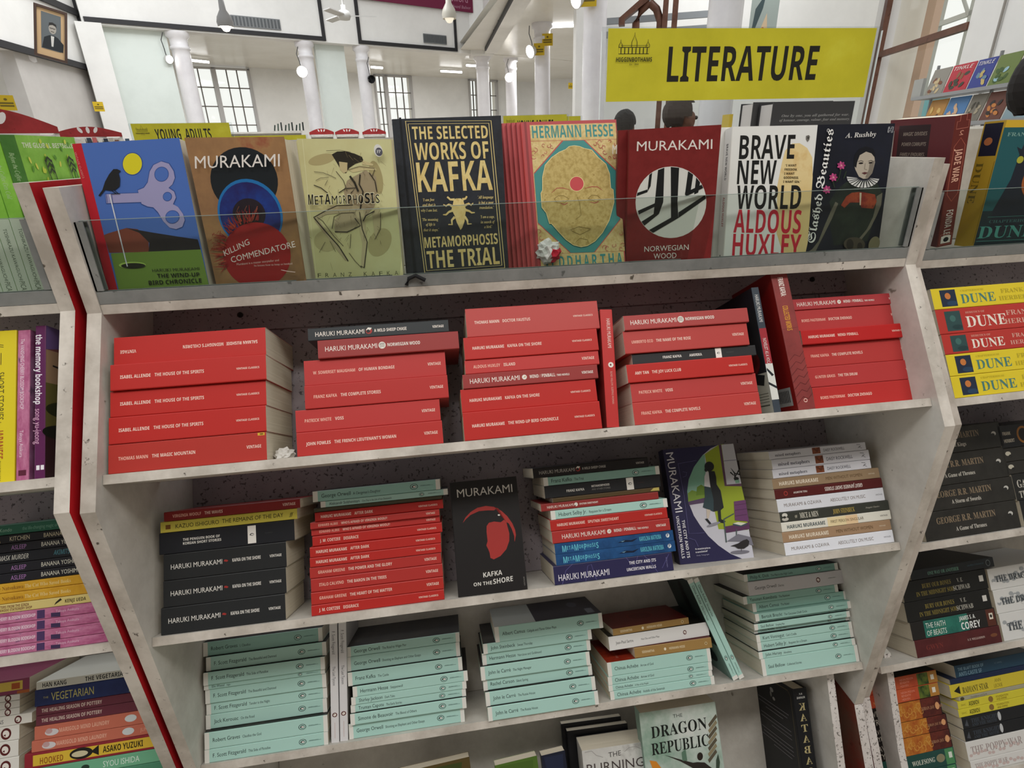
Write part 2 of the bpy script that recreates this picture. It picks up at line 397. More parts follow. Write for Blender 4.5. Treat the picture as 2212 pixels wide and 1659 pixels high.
# left wall with its balcony panel, running back towards the viewer
P0, P1 = Vector((.50, 11.9, 0)), Vector((-.60, 9.5, 0)); dl = (P1-P0).normalized(); nl = Vector((-dl.y, dl.x, 0))
LW = HALL @ basis(P0, dl, nl, (0, 0, 1))
m = MB(); m.box((0, -.2, 1.3), (5, 0, 5.0), WALL); structure('wall_left_balcony', m, LW)
trim((0, 0, 1.28), (5, .05, 1.36), LW); trim((0, 0, 2.02), (5, .05, 2.10), LW); trim((0, 0, 1.28), (.05, .05, 3), LW)
m = MB(); m.box((-.1, -.25, HF), (1.95, -.05, 1.3), speckled('shaded_wall_paint', '#cbc6c1', '#c0bbb6', '#b2ada8', .78, 8, rough=.7, grime=(1.3, 3))); structure('wall_left', m, LW)  # greyer paint puts this wall's shade into its colour
m = MB(); m.box((-1, -1.9, HF), (7, -1.7, .92), WALL); m.box((-1, -1.9, 1.32), (7, -1.7, 2.2), WALL); m.box((-1, -1.9, .92), (2.2, -1.7, 1.32), WALL); m.box((2.85, -1.9, .92), (7, -1.7, 1.32), WALL); structure('wall_left_back', m, LW)
m = MB()
for h0 in (.92, 1.02, 1.12, 1.22): m.box((2.2, -1.75, h0), (2.85, -1.72, h0+.015), M('#8b8880'))
structure('window_8', m, LW)

# pillars
def pillar(i, at, r, top, label=None):
    m = MB(); at = Vector(at); h0 = FLOOR
    t = CAM.z + top
    m.lathe([(r*1.25, h0), (r*1.25, h0+.3), (r*1.08, h0+.34), (r*1.04, h0+1.0), (r, t-.34), (r, t-.26), (r*1.12, t-.25), (r*1.12, t-.21), (r, t-.20), (r*1.02, t-.10), (r*1.35, t-.06), (r*1.35, t)], PILLAR, 28, (at.x, at.y, 0))
    return structure('trim_%d' % (50+i), m)
pil = {}
def hall(u, v, h=0): return HALL @ Vector((u, v, h))
for i, (u_, r) in enumerate(((1.78, .135), (3.84, .125), (4.93, .12), (7.72, .14))):
    pillar(i, hall(u_, 11.78), r, 1.9)
def pol2(az, d): p = polar(az, d, 0); return p
pillar(5, pol2(8.4, 15.0), .13, 1.97); pillar(6, pol2(11.25, 11.2), .135, 1.97); pillar(7, pol2(15.85, 7.3), .128, 1.97); pillar(8, pol2(-29.2, 10.6), .14, 1.3)
pillar(9, pol2(26.6, 6.3), .15, 2.4)
# far right walls
m = MB(); m.box((.3, 0, FLOOR), (9, .2, CAM.z+2.0), WALL); structure('wall_back_right', m, Matrix.Translation(polar(11, 19.5, -CAM.z)) @ Matrix.Rotation(rad(-4), 4, 'Z'))
m = MB(); m.box((-.9, 0, FLOOR), (3.2, .2, CAM.z+3), WALL); structure('wall_stair', m, Matrix.Translation(polar(20, 8.8, -CAM.z)) @ Matrix.Rotation(rad(-4), 4, 'Z'))
# right-hand window wall, running towards the viewer on the right
WD = Vector((math.sin(rad(16.5)), math.cos(rad(16.5)), 0)); WS = 2.29; WO = polar(38.2, 10.3, 0)
RW = basis((WO.x, WO.y, CAM.z), -WD, Vector((WD.y, -WD.x, 0)), (0, 0, 1)) @ Matrix.Scale(WS, 4)   # x: towards the viewer, y: out of the building
m = MB()
m.box((-1.25, 0, HF/WS), (-.02, .25, 3), WALL); m.box((.92, 0, HF/WS), (4.0, .25, 3), WALL); m.box((-.02, 0, HF/WS), (.92, .25, -.25), WALL)
structure('wall_right', m, RW)
m = MB()
m.box((-.02, -.01, -.25), (.02, .02, 3), BROWN)
m.box((.02, -.008, .452), (.92, .02, .482), BROWN); m.box((.02, -.01, -.25), (.92, .03, -.22), BROWN); m.box((.045, .2, -.25), (.14, .24, 3), M('#c9ab98', .6))
structure('window_7', m, RW)
m = MB(); m.box((.045, .055, -.2), (.86, .06, 3), glass('window_glass', (.98, .97, .93, 1), .04)); structure('window_9', m, RW)
# louvred shutter beside it
t_ = tag(empty('shutter', RW @ Matrix.Translation((-.75, -.04, HF/WS)), 'tall pale lilac louvred shutter behind the big yellow sign', 'shutter'))
m = MB(); m.box((-.36, 0, 0), (.42, .02, 4), M('#dcdce6', .5))
for q in range(7): m.box((-.34+.027*q, -.006, 0), (-.333+.027*q, 0, 4), M('#b4b4c2'))
for q in (.02, .17, .2): m.box((q, -.006, 0), (q+.006, 0, 4), M('#9d9daa'))
m.build('shutter_leaf', t_)
m = MB(); m.box((-.46, -.03, 0), (-.36, .02, 4), BROWN); m.build('shutter_post', t_)

# ------------------------------------------------------------------ books
def make_book(name, X, L, D, t, spine, front=None, back=None, label='', group=None, art=None, cover_art=None, back_art=None, hard=False, pages=None, parts=True):
    """a book lying on its back: x along the spine (head at 0), y from spine to fore edge, z thickness; all in metres"""
    front = front or spine; back = back or spine
    mt = lambda c: c if not isinstance(c, str) else M(c, .42)
    root = empty(name, X, label, 'book', group)
    c = .0022 if hard else .00035; rr = min(.0012, t*.2) if not hard else min(.0025, t*.25)
    m = MB()
    prof = [(D, 0), (rr, 0), (rr*.3, rr*.3), (0, rr), (0, t-rr), (rr*.3, t-rr*.3), (rr, t), (D, t), (D, t-c), (rr+c*1.2, t-c), (c, t-rr-c*.5), (c, rr+c*.5), (rr+c*1.2, c), (D, c)]
    b, s, f = mt(back), mt(spine), mt(front)
    m.prism(prof, 0, L, f if hard else M('#d9d2c2', .8), 'x', mats=[b, s, s, s, s, s, f, f, f, f, s, s, b, b])
    if art: art(Face(m, lambda x, y, k: (x*.001, -k, y*.001)), L*1000, t*1000)
    if cover_art: cover_art(Face(m, lambda u, v, k: (L*(1-v), D*u, t+k)), D, L)
    if back_art: back_art(Face(m, lambda u, v, k: (L*(1-v), D*(1-u), -k)), D, L)
    m.build('cover', root)
    m = MB(); e = .003 if hard else .0006
    m.box((e, c*1.6, c), (L-e, D-(.003 if hard else .0008), t-c), pages or PAGES); m.build('page_block', root)
    return root

def oval_bird(F, x, y, r, dark='#1c1a18', white='#f3f0ea', ring=True, box=False):
    """the little bird in an oval, lying along the spine"""
    if box: F.rect(x-r*1.15, y-box/2, x+r*1.15, y+box/2, white)
    if ring: F.ell(x, y, r, r*.72, dark); F.ell(x, y, r*.86, r*.6, white if box else '#a9d4ca')
    F.ell(x+r*.05, y, r*.55, r*.36, dark, -6); F.ell(x+r*.12, y-r*.03, r*.40, r*.20, white, -6); F.poly([(x-r*.7, y-r*.1), (x-r*.35, y-r*.2), (x-r*.35, y+r*.14)], dark)
def oval_bird_red(F, x, y, r):
    F.ell(x, y, r*1.0, r*1.15, '#5a1c1c'); F.ell(x, y, r*.62, r*.72, '#efe9e2', 20, a0=0)
    F.poly([(x-r*.5, y-r*.2), (x-r*.1, y-r*.55), (x-r*.05, y-r*.05)], '#5a1c1c')
PUB, PUBC = 'VINTAGE', 'VINTAGE CLASSICS'
def vc(author, title, classics=True, flip=False, x=12, a='b', dim=False):
    def art(F, L, t):
        h = min(4.3, t*.36); y = t/2-h*.5; ca = '#f0b9a8' if dim else '#f4d9cc'; ct = '#f3d2c4'
        if flip:
            wd = glyphs(author, 'b')[2]*h*.75; F.t(author, L-11-wd, y, h, ca, 'b', .75, flip=True)
            w2 = glyphs(title, 'b')[2]*h*.75; F.t(title, L-15-wd-w2, y, h, ct, 'b', .75, flip=True)
            F.t(PUB, 8, y-1, h, ct, 'b', .75, flip=True); return
        wd = F.t(author, x, y, h, ca, a, .75); F.t(title, x+wd+5, y, h, ct, 'b', .75)
        if classics: F.t(PUBC, L-9, y+h*.2, min(2.6, t*.22), ct, 'b', .86, right=True)
        else: F.t(PUB, L-7, y+h*.1, min(4.0, t*.3), ct, 'b', .75, right=True)
    return art
def hm(title, logo, ink='#f2e7de', x=10, pub=True, sub=None):
    def art(F, L, t):
        h = min(7.0, t*.36); y = t/2-h/2
        wd = F.t('HARUKI MURAKAMI', x, y, h, ink, 's', .80); cx = x+wd+h*1.0
        r = h*.72
        if logo == 'lines':
            F.ell(cx, t/2, r, r, '#ece6dc')
            for q in (-.5, -.15, .2, .5): F.line([(cx-r*.8*math.cos(q), t/2+r*q-.4), (cx, t/2+r*q+.5), (cx+r*.75*math.cos(q), t/2+r*q*1.1)], .5, '#3a1a1a')
        elif logo == 'ball': F.ell(cx, t/2, r*.7, r*.7, '#ece6dc'); F.ell(cx+r*.2, t/2+r*.1, r*.18, r*.18, '#c59a5a'); F.line([(cx-r*.3, t/2-.5), (cx+r*.2, t/2-.2)], .5, '#7a3a3a')
        elif logo == 'sheep': F.ell(cx, t/2, r*.95, r*.95, '#a33430'); F.poly([(cx-r*.9, t/2+r*.3), (cx-r*.2, t/2+r*1.1), (cx+r*.9, t/2+r*.9), (cx+r*.3, t/2+r*.1)], '#ece6dc'); F.ell(cx-r*.2, t/2-r*.05, r*.55, r*.5, '#2a2626')
        elif logo == 'moon': F.ell(cx, t/2, r, r, '#ece6dc'); F.ell(cx-r*.4, t/2-r*.6, r*.3, r*.25, '#241a1a')
        elif logo == 'cat': F.ell(cx-r*.3, t/2+r*.1, r*.55, r*.3, '#a8322e', -15); F.line([(cx-r*.9, t/2), (cx+r*.3, t/2+.4)], .8, '#a8322e')
        h2 = h*.66; w2 = F.t(title, cx+r+2.5, t/2-h2/2, h2, ink, 'b', .56 if logo == 'cat' else .70)
        if sub: F.t(sub, cx+r+4+w2, t/2-h2/2, h2*.62, ink, 'b', .7)
        if pub: F.t(PUB, L-7, t/2-h2*.42, h2*.8, ink, 'b', .74, right=True)
    return art
def mint(author, title, red=False):
    def art(F, L, t):
        h = min(6.0, t*.44); y = t/2-h*.45
        if not red: F.rect(0, .05, 7.5, t-.05, '#e9e7e0'); F.rect(L-7, .05, L, t-.05, '#e9e7e0')
        wd = F.t(author, 13, y, h, '#1f2a2a', 's', .84); F.t(title, 13+wd+4, y, h*.70, '#33403f', 's', .70)
        if red: oval_bird_red(F, L*.735, t/2, min(4.2, t*.33))
        else: oval_bird(F, L*.79, t/2, min(6.2, t*.42))
        F.line([(L*.84, t/2), (L-11, t/2)], .45, '#6f8f8a' if not red else '#c9c2c0')
        F.t('MODERN CLASSICS', L*.845, t/2+.15, min(1.2, t*.1), '#4c6a66', 's', 1.0)
    return art
def words(*items, bg=()):
    """items: (text, x, y_fraction, cap_h, ink, font, cond[, flip]) along the spine; bg: rectangles (x0, f0, x1, f1, ink)"""
    def art(F, L, t):
        for x0, f0, x1, f1, ink in bg: F.rect(x0, f0*t, x1, f1*t, ink)
        for it in items:
            if it[0] == 'ELL': _, x, fy, rx, ry, ink = it; F.ell(x, fy*t, rx, ry, ink)
            elif it[0] == 'BIRD': F_ = it; oval_bird(F, it[1], t*it[2], it[3], box=it[4] if len(it) > 4 else False, ring=len(it) <= 4)
            elif it[0] == 'REDBIRD': oval_bird_red(F, it[1], t*it[2], it[3])
            elif it[0] == 'LINE': F.line([(x, f*t) for x, f in it[1]], it[2], it[3])
            elif it[0] == 'POLY': F.poly([(x, f*t) for x, f in it[1]], it[2])
            else:
                s, x, fy, h, ink, fo, cond = it[:7]; F.t(s, x, fy*t-h/2, h, ink, fo, cond, flip=len(it) > 7)
    return art

RED, RED2, DKRED, BLK, MINT = '#bc2b26', '#b92c28', '#9a3836', '#242424', '#b2dad0'
COVER_DARK = mottled('#151316', '#26221f', '#3a322c', 26, .5, key='dark_photo_cover')
ORD = {1: 'topmost', 2: 'second from top', 3: 'third from top', 4: 'fourth from top', 5: 'fifth from top', 6: 'sixth from top', 7: 'seventh from top', 8: 'eighth from top', 9: 'ninth from top', 10: 'tenth from top', 11: 'eleventh from top', 12: 'twelfth from top', 13: 'lowest'}
def stack(case, k, rows, specs, where, group, drop=0.0, depth=.129):
    """rows: (x of the middle, length, height over the shelf, set-back) in mm, bottom book first, then the top height"""
    S = shelf_frame(case, k, drop); tops = [r[2] for r in rows[1:-1]]+[rows[-1]]; n = len(specs)
    for i, sp in enumerate(specs):
        xc, L, z, d = rows[i][:4]; t = (tops[i]-z-.35)*.001
        look, kw = sp
        o = ORD[n-i] if i else ('lowest' if n > 1 else 'only book')
        kw = dict(kw); nm = kw.pop('name', 'paperback_book'); D = kw.pop('D', None) or (depth if L > 190 else (.110 if L > 160 else .1)); yaw = kw.pop('yaw', 0)
        X = S @ Matrix.Translation(((xc-L/2)*.001, d*.001, z*.001+.0003)) @ Matrix.Rotation(rad(yaw), 4, 'Z')
        make_book(nm, X, L*.001, D, t, label=f'{look}, {o} in {where}', group=group, **kw)
def V_(art, c=RED, **kw): return dict(spine=c, art=art, **kw)

# measured stacks: (middle x, length, height, set-back) in mm
STACKS = {
    's2a': [(-493.4, 198, 0.0, 6), (-492.4, 198, 38.4, 5), (-491.7, 198, 74.3, 7), (-489.0, 198, 109.1, 2), (-490.0, 198, 144.6, 12), 184.2],
    's2b': [(-257.1, 198, 0.0, 10), (-258.3, 198, 33.0, 14), (-244.3, 198, 64.4, 12), (-245.0, 198, 97.6, 18), (-223.6, 198, 134.3, 12), (-236.5, 198, 160.9, 14), 179.6],
    's2c': [(-29.4, 198, 0.0, 1), (-29.5, 198, 40.3, 8), (-24.8, 198, 73.9, 6), (-20.0, 198, 94.9, 8), (-19.0, 198, 115.6, 6), (-12.7, 198, 148.7, 8), 192.0],
    's2d': [(218.5, 198, 0.0, 4), (220.3, 198, 33.3, 8), (216.6, 198, 62.7, 4), (230.3, 198, 90.4, 13), (219.5, 198, 107.0, 9), (222.1, 198, 142.0, 5), 164.9],
    's2e': [(524.7, 198, 0.0, 34), (521.7, 198, 34.9, 34), (522.0, 198, 67.2, 36), (518.5, 198, 103.6, 29), (520.2, 198, 127.5, 41), (517.5, 198, 163.1, 39), 181.9],
    's3a': [(-498.4, 174, 0.0, 4), (-495.3, 173, 38.2, 4), (-494.1, 174, 76.1, 4), (-490.3, 193, 113.8, 4), (-486.8, 196, 145.1, 4), (-481.8, 196, 161.4, 4), 175.4],
    's3b': [(-275.6, 198, 0.0, 5), (-275.2, 198, 15.7, 5), (-274.9, 198, 34.2, 6), (-275.9, 198, 53.9, 7), (-274.6, 198, 70.6, 5), (-273.9, 198, 85.1, 5), (-270.9, 198, 100.5, 11), (-273.4, 198, 115.8, 17), (-273.1, 198, 126.4, 11), (-266.5, 198, 136.7, 15), (-267.7, 198, 151.0, 17), (-257.5, 198, 157.3, 17), (-268.7, 198, 167.0, 17), 183.6],
    's3c': [(95.6, 197, 0.0, 4), (102.4, 199, 29.7, 4), (102.0, 198, 47.0, 4), (99.2, 197, 63.4, 4), (97.7, 196, 83.0, 4), (100.2, 196, 100.8, 4), (86.1, 197, 115.3, 4), (98.2, 180, 127.4, 4), (93.6, 195, 134.9, 4), (94.0, 196, 155.1, 4), (77.4, 194, 169.1, 4), 185.4],
    's3d': [(489.8, 200, 0.0, 4), (489.0, 200, 21.1, 4), (491.2, 202, 38.3, 4), (491.2, 202, 54.3, 4), (487.9, 198, 70.8, 4), (487.4, 200, 93.0, 4), (486.0, 199, 109.6, 4), (481.1, 183, 127.4, 4), (482.1, 182, 142.8, 4), (478.8, 181, 159.9, 4), 173.8],
    's4a': [(-491.9, 198, 0.0, 3), (-491.5, 198, 20.9, 3), (-493.7, 198, 47.3, 15), (-492.5, 198, 70.1, 15), (-492.1, 198, 89.0, 11), (-492.9, 198, 112.2, 8), (-491.4, 198, 121.0, 3), (-489.0, 198, 141.5, 9), (-495.8, 198, 164.0, 15), 187.2],
    's4b': [(-260.4, 198, 0.0, 9), (-255.6, 198, 24.7, 2), (-254.8, 198, 42.9, 6), (-252.9, 198, 55.7, 4), (-249.4, 198, 68.6, 3), (-257.2, 198, 85.8, 8), (-259.2, 198, 108.2, 13), (-258.2, 198, 132.2, 13), 148.8],
    's4c': [(-21.7, 198, 0.0, -5), (-23.4, 198, 23.3, -1), (-25.3, 198, 46.6, 6), (-28.1, 198, 66.0, 0), (-23.2, 198, 89.1, 6), (-20.0, 198, 109.1, 1), (2.8, 198, 126.4, -1), 153.2],
    's4d': [(201.0, 199, 0.0, 4), (199.1, 198, 14.9, 4), (200.0, 199, 25.1, 4), (201.2, 198, 39.7, 4), (230.0, 148, 64.3, 4), (208.2, 196, 83.0, 4), (195.0, 150, 108.1, 4), 120.3],
    's4e': [(495.7, 198, 0.0, 5), (493.3, 198, 30.3, 5), (496.1, 198, 42.9, 10), (495.4, 198, 58.6, 9), (497.0, 198, 72.5, 17), (493.6, 198, 81.6, 7), (497.9, 198, 92.7, 12), (497.5, 198, 97.7, 5), (500.7, 198, 111.5, 16), (483.8, 198, 127.8, 15), (497.1, 198, 142.2, 14), (492.6, 198, 168.4, 17), 182.0],
}
w_red = 'the far left red stack'
r_ = 'plain bright red paperback'
stack(CENTRE, 2, STACKS['s2a'], [
    ('red paperback with tiny yellow corner sticker', V_(lambda F, L, t: (vc('THOMAS MANN', 'THE MAGIC MOUNTAIN', False, dim=True)(F, L, t), F.rect(L-11, t-4.5, L-2, t-.8, '#d9b23a'), F.ell(L-6, t-2.6, 2.6, 1.1, '#7a5a1c')), '#b5362e')),
    (r_, V_(vc('ISABEL ALLENDE', 'THE HOUSE OF THE SPIRITS'))), (r_, V_(vc('ISABEL ALLENDE', 'THE HOUSE OF THE SPIRITS'))), (r_, V_(vc('ISABEL ALLENDE', 'THE HOUSE OF THE SPIRITS'))),
    ('thick red paperback lettered upside down', V_(vc('SALMAN RUSHDIE', 'MIDNIGHT\u2019S CHILDREN', flip=True), yaw=-1.2))], w_red, 'red paperbacks in the far left stack')
w_red = 'the second red stack'
stack(CENTRE, 2, STACKS['s2b'], [
    ('red paperback', V_(vc('JOHN FOWLES', 'THE FRENCH LIEUTENANT\u2019S WOMAN', False), '#ba3430')), ('red paperback', V_(vc('PATRICK WHITE', 'VOSS', False, dim=True), '#bd3a38')),
    ('red paperback', V_(vc('FRANZ KAFKA', 'THE COMPLETE STORIES', False, dim=True), '#b8322f')), ('red paperback', V_(vc('W. SOMERSET MAUGHAM', 'OF HUMAN BONDAGE', False, dim=True), '#bb3836')),
    ('dark red paperback with white round emblem', V_(hm('NORWEGIAN WOOD', 'lines', pub=False), DKRED)),
    ('black paperback with red and white round emblem', V_(hm('A WILD SHEEP CHASE', 'sheep'), '#2c3033', D=.12))], w_red, 'paperbacks in the second red stack')
w_red = 'the middle red stack'
stack(CENTRE, 2, STACKS['s2c'], [
    (r_, V_(vc('HARUKI MURAKAMI', 'THE WIND-UP BIRD CHRONICLE'))), (r_, V_(vc('HARUKI MURAKAMI', 'KAFKA ON THE SHORE'))),
    ('dark red paperback with small white ball emblem', V_(hm('WIND / PINBALL:', 'ball', sub='TWO NOVELS'), DKRED)), ('thin dull red paperback', V_(vc('ALDOUS HUXLEY', 'ISLAND', False, dim=True), '#c23c3a')),
    (r_, V_(vc('HARUKI MURAKAMI', 'KAFKA ON THE SHORE'))), ('thick pale red paperback', V_(vc('THOMAS MANN', 'DOCTOR FAUSTUS'), '#bd4844'))], w_red, 'paperbacks in the tall middle red stack')
w_red = 'the fourth red stack'
stack(CENTRE, 2, STACKS['s2d'], [
    ('red paperback', V_(vc('FRANZ KAFKA', 'THE COMPLETE NOVELS', False, dim=True), '#be403c')), ('red paperback', V_(vc('PATRICK WHITE', 'VOSS', False, dim=True), '#ba403e')),
    ('bright red paperback', V_(vc('AMY TAN', 'THE JOY LUCK CLUB'))),
    ('thin black paperback with white label square', V_(words(('FRANZ KAFKA', 48, .5, 3.8, '#ece8e2', 'b', .8), ('AMERIKA', 90, .5, 3.8, '#ece8e2', 'b', .8), ('BIRD', 137, .5, 4.2, 15.4), ('CLASSICS', 150, .5, 1.6, '#5a5a5a', 's', 1.2)), '#2e2e30')),
    ('red paperback', V_(vc('UMBERTO ECO', 'THE NAME OF THE ROSE', False, dim=True), '#ba4440')),
    ('dull dark red paperback with white round emblem', V_(hm('NORWEGIAN WOOD', 'lines', pub=False), '#ad4442'))], w_red, 'paperbacks in the fourth red stack')
w_red = 'the far right red stack'
stack(CENTRE, 2, STACKS['s2e'], [
    ('red paperback', V_(vc('BORIS PASTERNAK', 'DOCTOR ZHIVAGO', False, dim=True), '#bc302e')), ('red paperback', V_(vc('G\u00dcNTER GRASS', 'THE TIN DRUM', False, dim=True), '#b83a3a')),
    ('red paperback', V_(vc('FRANZ KAFKA', 'THE COMPLETE NOVELS', False, dim=True), '#b83a38')), ('thin bright red paperback', V_(vc('HARUKI MURAKAMI', 'WIND/ PINBALL'), '#bc2020')),
    ('red paperback', V_(vc('BORIS PASTERNAK', 'DOCTOR ZHIVAGO', False, dim=True), '#b83c3c')), ('dark red paperback with white ball emblem', V_(hm('WIND / PINBALL:', 'ball', sub='TWO NOVELS'), '#b03c40'))], w_red, 'paperbacks in the far right red stack')
# third shelf
w3 = 'the middle bookcase\u2019s black-book stack'
kb = ('thick black paperback with small white lettering', V_(hm('KAFKA ON THE SHORE', 'cat', ink='#e8e4de'), '#26282a'))
stack(CENTRE, 3, STACKS['s3a'], [kb, kb, kb,
    ('black paperback with a white label square', V_(words(('THE PENGUIN BOOK OF', 33, .60, 3.6, '#e9e6e0', 'b', .86), ('KOREAN SHORT STORIES', 33, .42, 3.6, '#e9e6e0', 'b', .86), ('BIRD', 131, .5, 5.2, 26), ('CLASSICS', 150, .5, 1.5, '#4a4a4a', 's', 1.2)), '#1d1f25')),
    ('thin yellow paperback', V_(words(('KAZUO ISHIGURO', 21, .5, 6, '#2c260c', 's', .86), ('THE REMAINS OF THE DAY', 87, .52, 6, '#2c260c', 's', .84), ('ff', 184, .5, 5, '#2c260c', 'e', 1.0), bg=((7, .3, 14, .7, '#8a5a22'),)), '#dfd258')),
    ('thin dark red paperback', V_(vc('VIRGINIA WOOLF', 'THE WAVES', False, dim=True), '#8e2020'))], w3, 'paperbacks in the far left stack of the third shelf')
w3 = 'the thin-spined red stack'
tr = 'thin red paperback'
stack(CENTRE, 3, STACKS['s3b'], [
    (tr, V_(vc('J. M. COETZEE', 'DISGRACE', x=11))), (tr, V_(vc('GRAHAM GREENE', 'THE HEART OF THE MATTER', False, dim=True), '#b83029')), (tr, V_(vc('ITALO CALVINO', 'THE BARON IN THE TREES', False, dim=True), '#b63430')),
    (tr, V_(vc('GRAHAM GREENE', 'THE POWER AND THE GLORY', False, dim=True), '#b63430')), (tr, V_(vc('HARUKI MURAKAMI', 'AFTER DARK', x=9))), (tr, V_(vc('HARUKI MURAKAMI', 'AFTER DARK', x=9))),
    (tr, V_(vc('J. M. COETZEE', 'DISGRACE', x=11))), (tr, V_(vc('EDWARD ALBEE', 'WHO\u2019S AFRAID OF VIRGINIA WOOLF?', False, dim=True), '#c23a36')), (tr, V_(vc('EDWARD ALBEE', 'WHO\u2019S AFRAID OF VIRGINIA WOOLF?', False, dim=True), '#bf3a36')),
    (tr, V_(vc('HARUKI MURAKAMI', 'AFTER DARK', x=9))), ('very thin dark olive book', dict(spine='#4f4a38', front='#2d3030')),
    ('thin mint paperback', V_(mint('Aleksandr Solzhenitsyn', 'One Day in the Life of Ivan Denisovich'), MINT, front=COVER_DARK)), ('mint paperback', V_(mint('George Orwell', 'A Clergyman\u2019s Daughter'), '#9cc8be', front=COVER_DARK))], w3, 'paperbacks in the tall thin-spined stack')
w3 = 'the blue-spined mixed stack'
mt_ = lambda: [('M', 2.0), ('E', 1), ('T', 1), ('A', 1.25), ('M', 2), ('O', 1), ('R', 1), ('P', 1.8), ('H', 1), ('O', .85), ('S', 1.1), ('E', 1), ('S', 1.8)]
def metamorphoses(F, L, t):
    F.rect(0, 0, L, t, mottled('#173f6e', '#23568c', None, 30, key='blue_spine_print')); x = 12
    for ch, k in mt_():
        h = min(t*.78, 5.6*k**.75); wd = glyphs(ch, 'b')[2]*h*.62; F.t(ch, x, t*.14 if k > 1.5 else t*.3, h, '#67bfd4', 'b', .62); x += wd+1.1
    F.poly([(104, t*.4), (114, t*.62), (126, t*.5), (138, t*.66), (128, t*.36), (116, t*.4)], '#101c33'); F.poly([(108, t*.5), (116, t*.56), (112, t*.44)], '#7aa6c4')
    F.t('KAROLINA WATROBA', 140, t*.3, t*.42, '#67bfd4', 'b', .36); F.ell(L-10, t*.55, 3, 3.4, '#eef3f5'); F.t('P', L-11.5, t*.4, t*.32, '#173f6e', 'b', .8)
def city_spine(F, L, t):
    for p in ([(12, 0), (20, t*.7), (32, t)], [(50, 0), (56, t*.8), (62, t*.86), (68, 0)], [(120, t), (132, t*.4), (140, t)], [(150, t), (160, t*.6), (170, 0)], [(178, .2*t), (192, t*.9)]): F.line(p, .5, '#6a66a4')
    F.t('HARUKI MURAKAMI', 7, t*.2, 9.5, '#eeeaf2', 's', .68); F.t('THE CITY AND ITS', L-73, t*.60, 4.6, '#eeeaf2', 'b', .78); F.t('UNCERTAIN WALLS', L-78, t*.26, 4.6, '#eeeaf2', 'b', .78)
    F.text('VINTAGE', (L-9, t*.2), (L-9, t*.75), 2, '#8a86b4', 's')
stack(CENTRE, 3, STACKS['s3c'], [
    ('thick dark violet paperback with thin pale lines', V_(city_spine, '#2d2a52', D=.14)), ('blue paperback with pale blue playful capitals', V_(metamorphoses, '#1d4a7c')), ('blue paperback with pale blue playful capitals', V_(metamorphoses, '#1d4a7c')),
    ('dull red paperback with white ball emblem', V_(hm('WIND / PINBALL:', 'ball', sub='TWO NOVELS', x=16), '#b23634')), ('bright red paperback', V_(vc('HARUKI MURAKAMI', 'SPUTNIK SWEETHEART', x=11))), ('mint paperback', V_(mint('Hubert Selby Jr.', 'Requiem for a Dream'), MINT)),
    ('dark red paperback with white moon emblem', V_(hm('SPUTNIK SWEETHEART', 'moon', pub=False), '#983230', D=.12)), ('shorter brown book with pale corner', dict(spine='#5c4a2e', art=lambda F, L, t: F.poly([(L-16, t*.3), (L-1, t*.2), (L-1, t*.9), (L-10, t*.9)], '#cfc06a'))),
    ('black paperback with white label square', V_(words(('FRANZ KAFKA', 36, .45, 3.8, '#e9e6e0', 'b', .8), ('METAMORPHOSIS', 78, .62, 3.2, '#e9e6e0', 'b', .75), ('AND OTHER STORIES', 78, .36, 2.8, '#8c8a86', 's', .8), ('BIRD', 143, .5, 5.2, 19.4), ('CLASSICS', 156, .5, 1.4, '#5c4040', 's', 1.4)), '#26272b')),
    ('mint paperback', V_(mint('Franz Kafka', 'The Trial'), '#93bdb2')), ('black paperback with dim red emblem', V_(hm('A WILD SHEEP CHASE', 'sheep', ink='#b9b4ae'), '#1b1719'))], w3, 'paperbacks in the mixed stack')
w3 = 'the white-tan stack'
def mixed(F, L, t):
    F.t('mixed metaphors', 11, t*.30, t*.34, '#23233a', 'f', .95); F.rect(80, t*.14, 95, t*.92, mottled('#3a1d12', '#8a4a2c', '#241210', 140, key='tiny_portrait_print')); F.t('DAISY ROCKWELL', 101, t*.32, t*.34, '#23233a', 's', .72)
    F.line([(L-17, t*.75), (L-10, t*.7), (L-13, t*.45), (L-8, t*.25)], .7, '#34343e'); F.line([(L-15, t*.35), (L-9, t*.55)], .7, '#34343e')
absol = words(('MURAKAMI & OZAWA', 12, .5, 5.6, '#75645a', 's', .84), ('ABSOLUTELY ON MUSIC', 97, .5, 5.6, '#7a6a60', 's', .74), (PUB, 182, .5, 2.4, '#6a6a72', 's', .9))
menw = words(('HARUKI MURAKAMI', 12, .48, 6, '#efe4d2', 'b', .84), ('MEN WITHOUT WOMEN', 98, .5, 5.4, '#5c4428', 's', .78), (PUB, 178, .5, 2, '#e8dcc8', 's', 1.0))
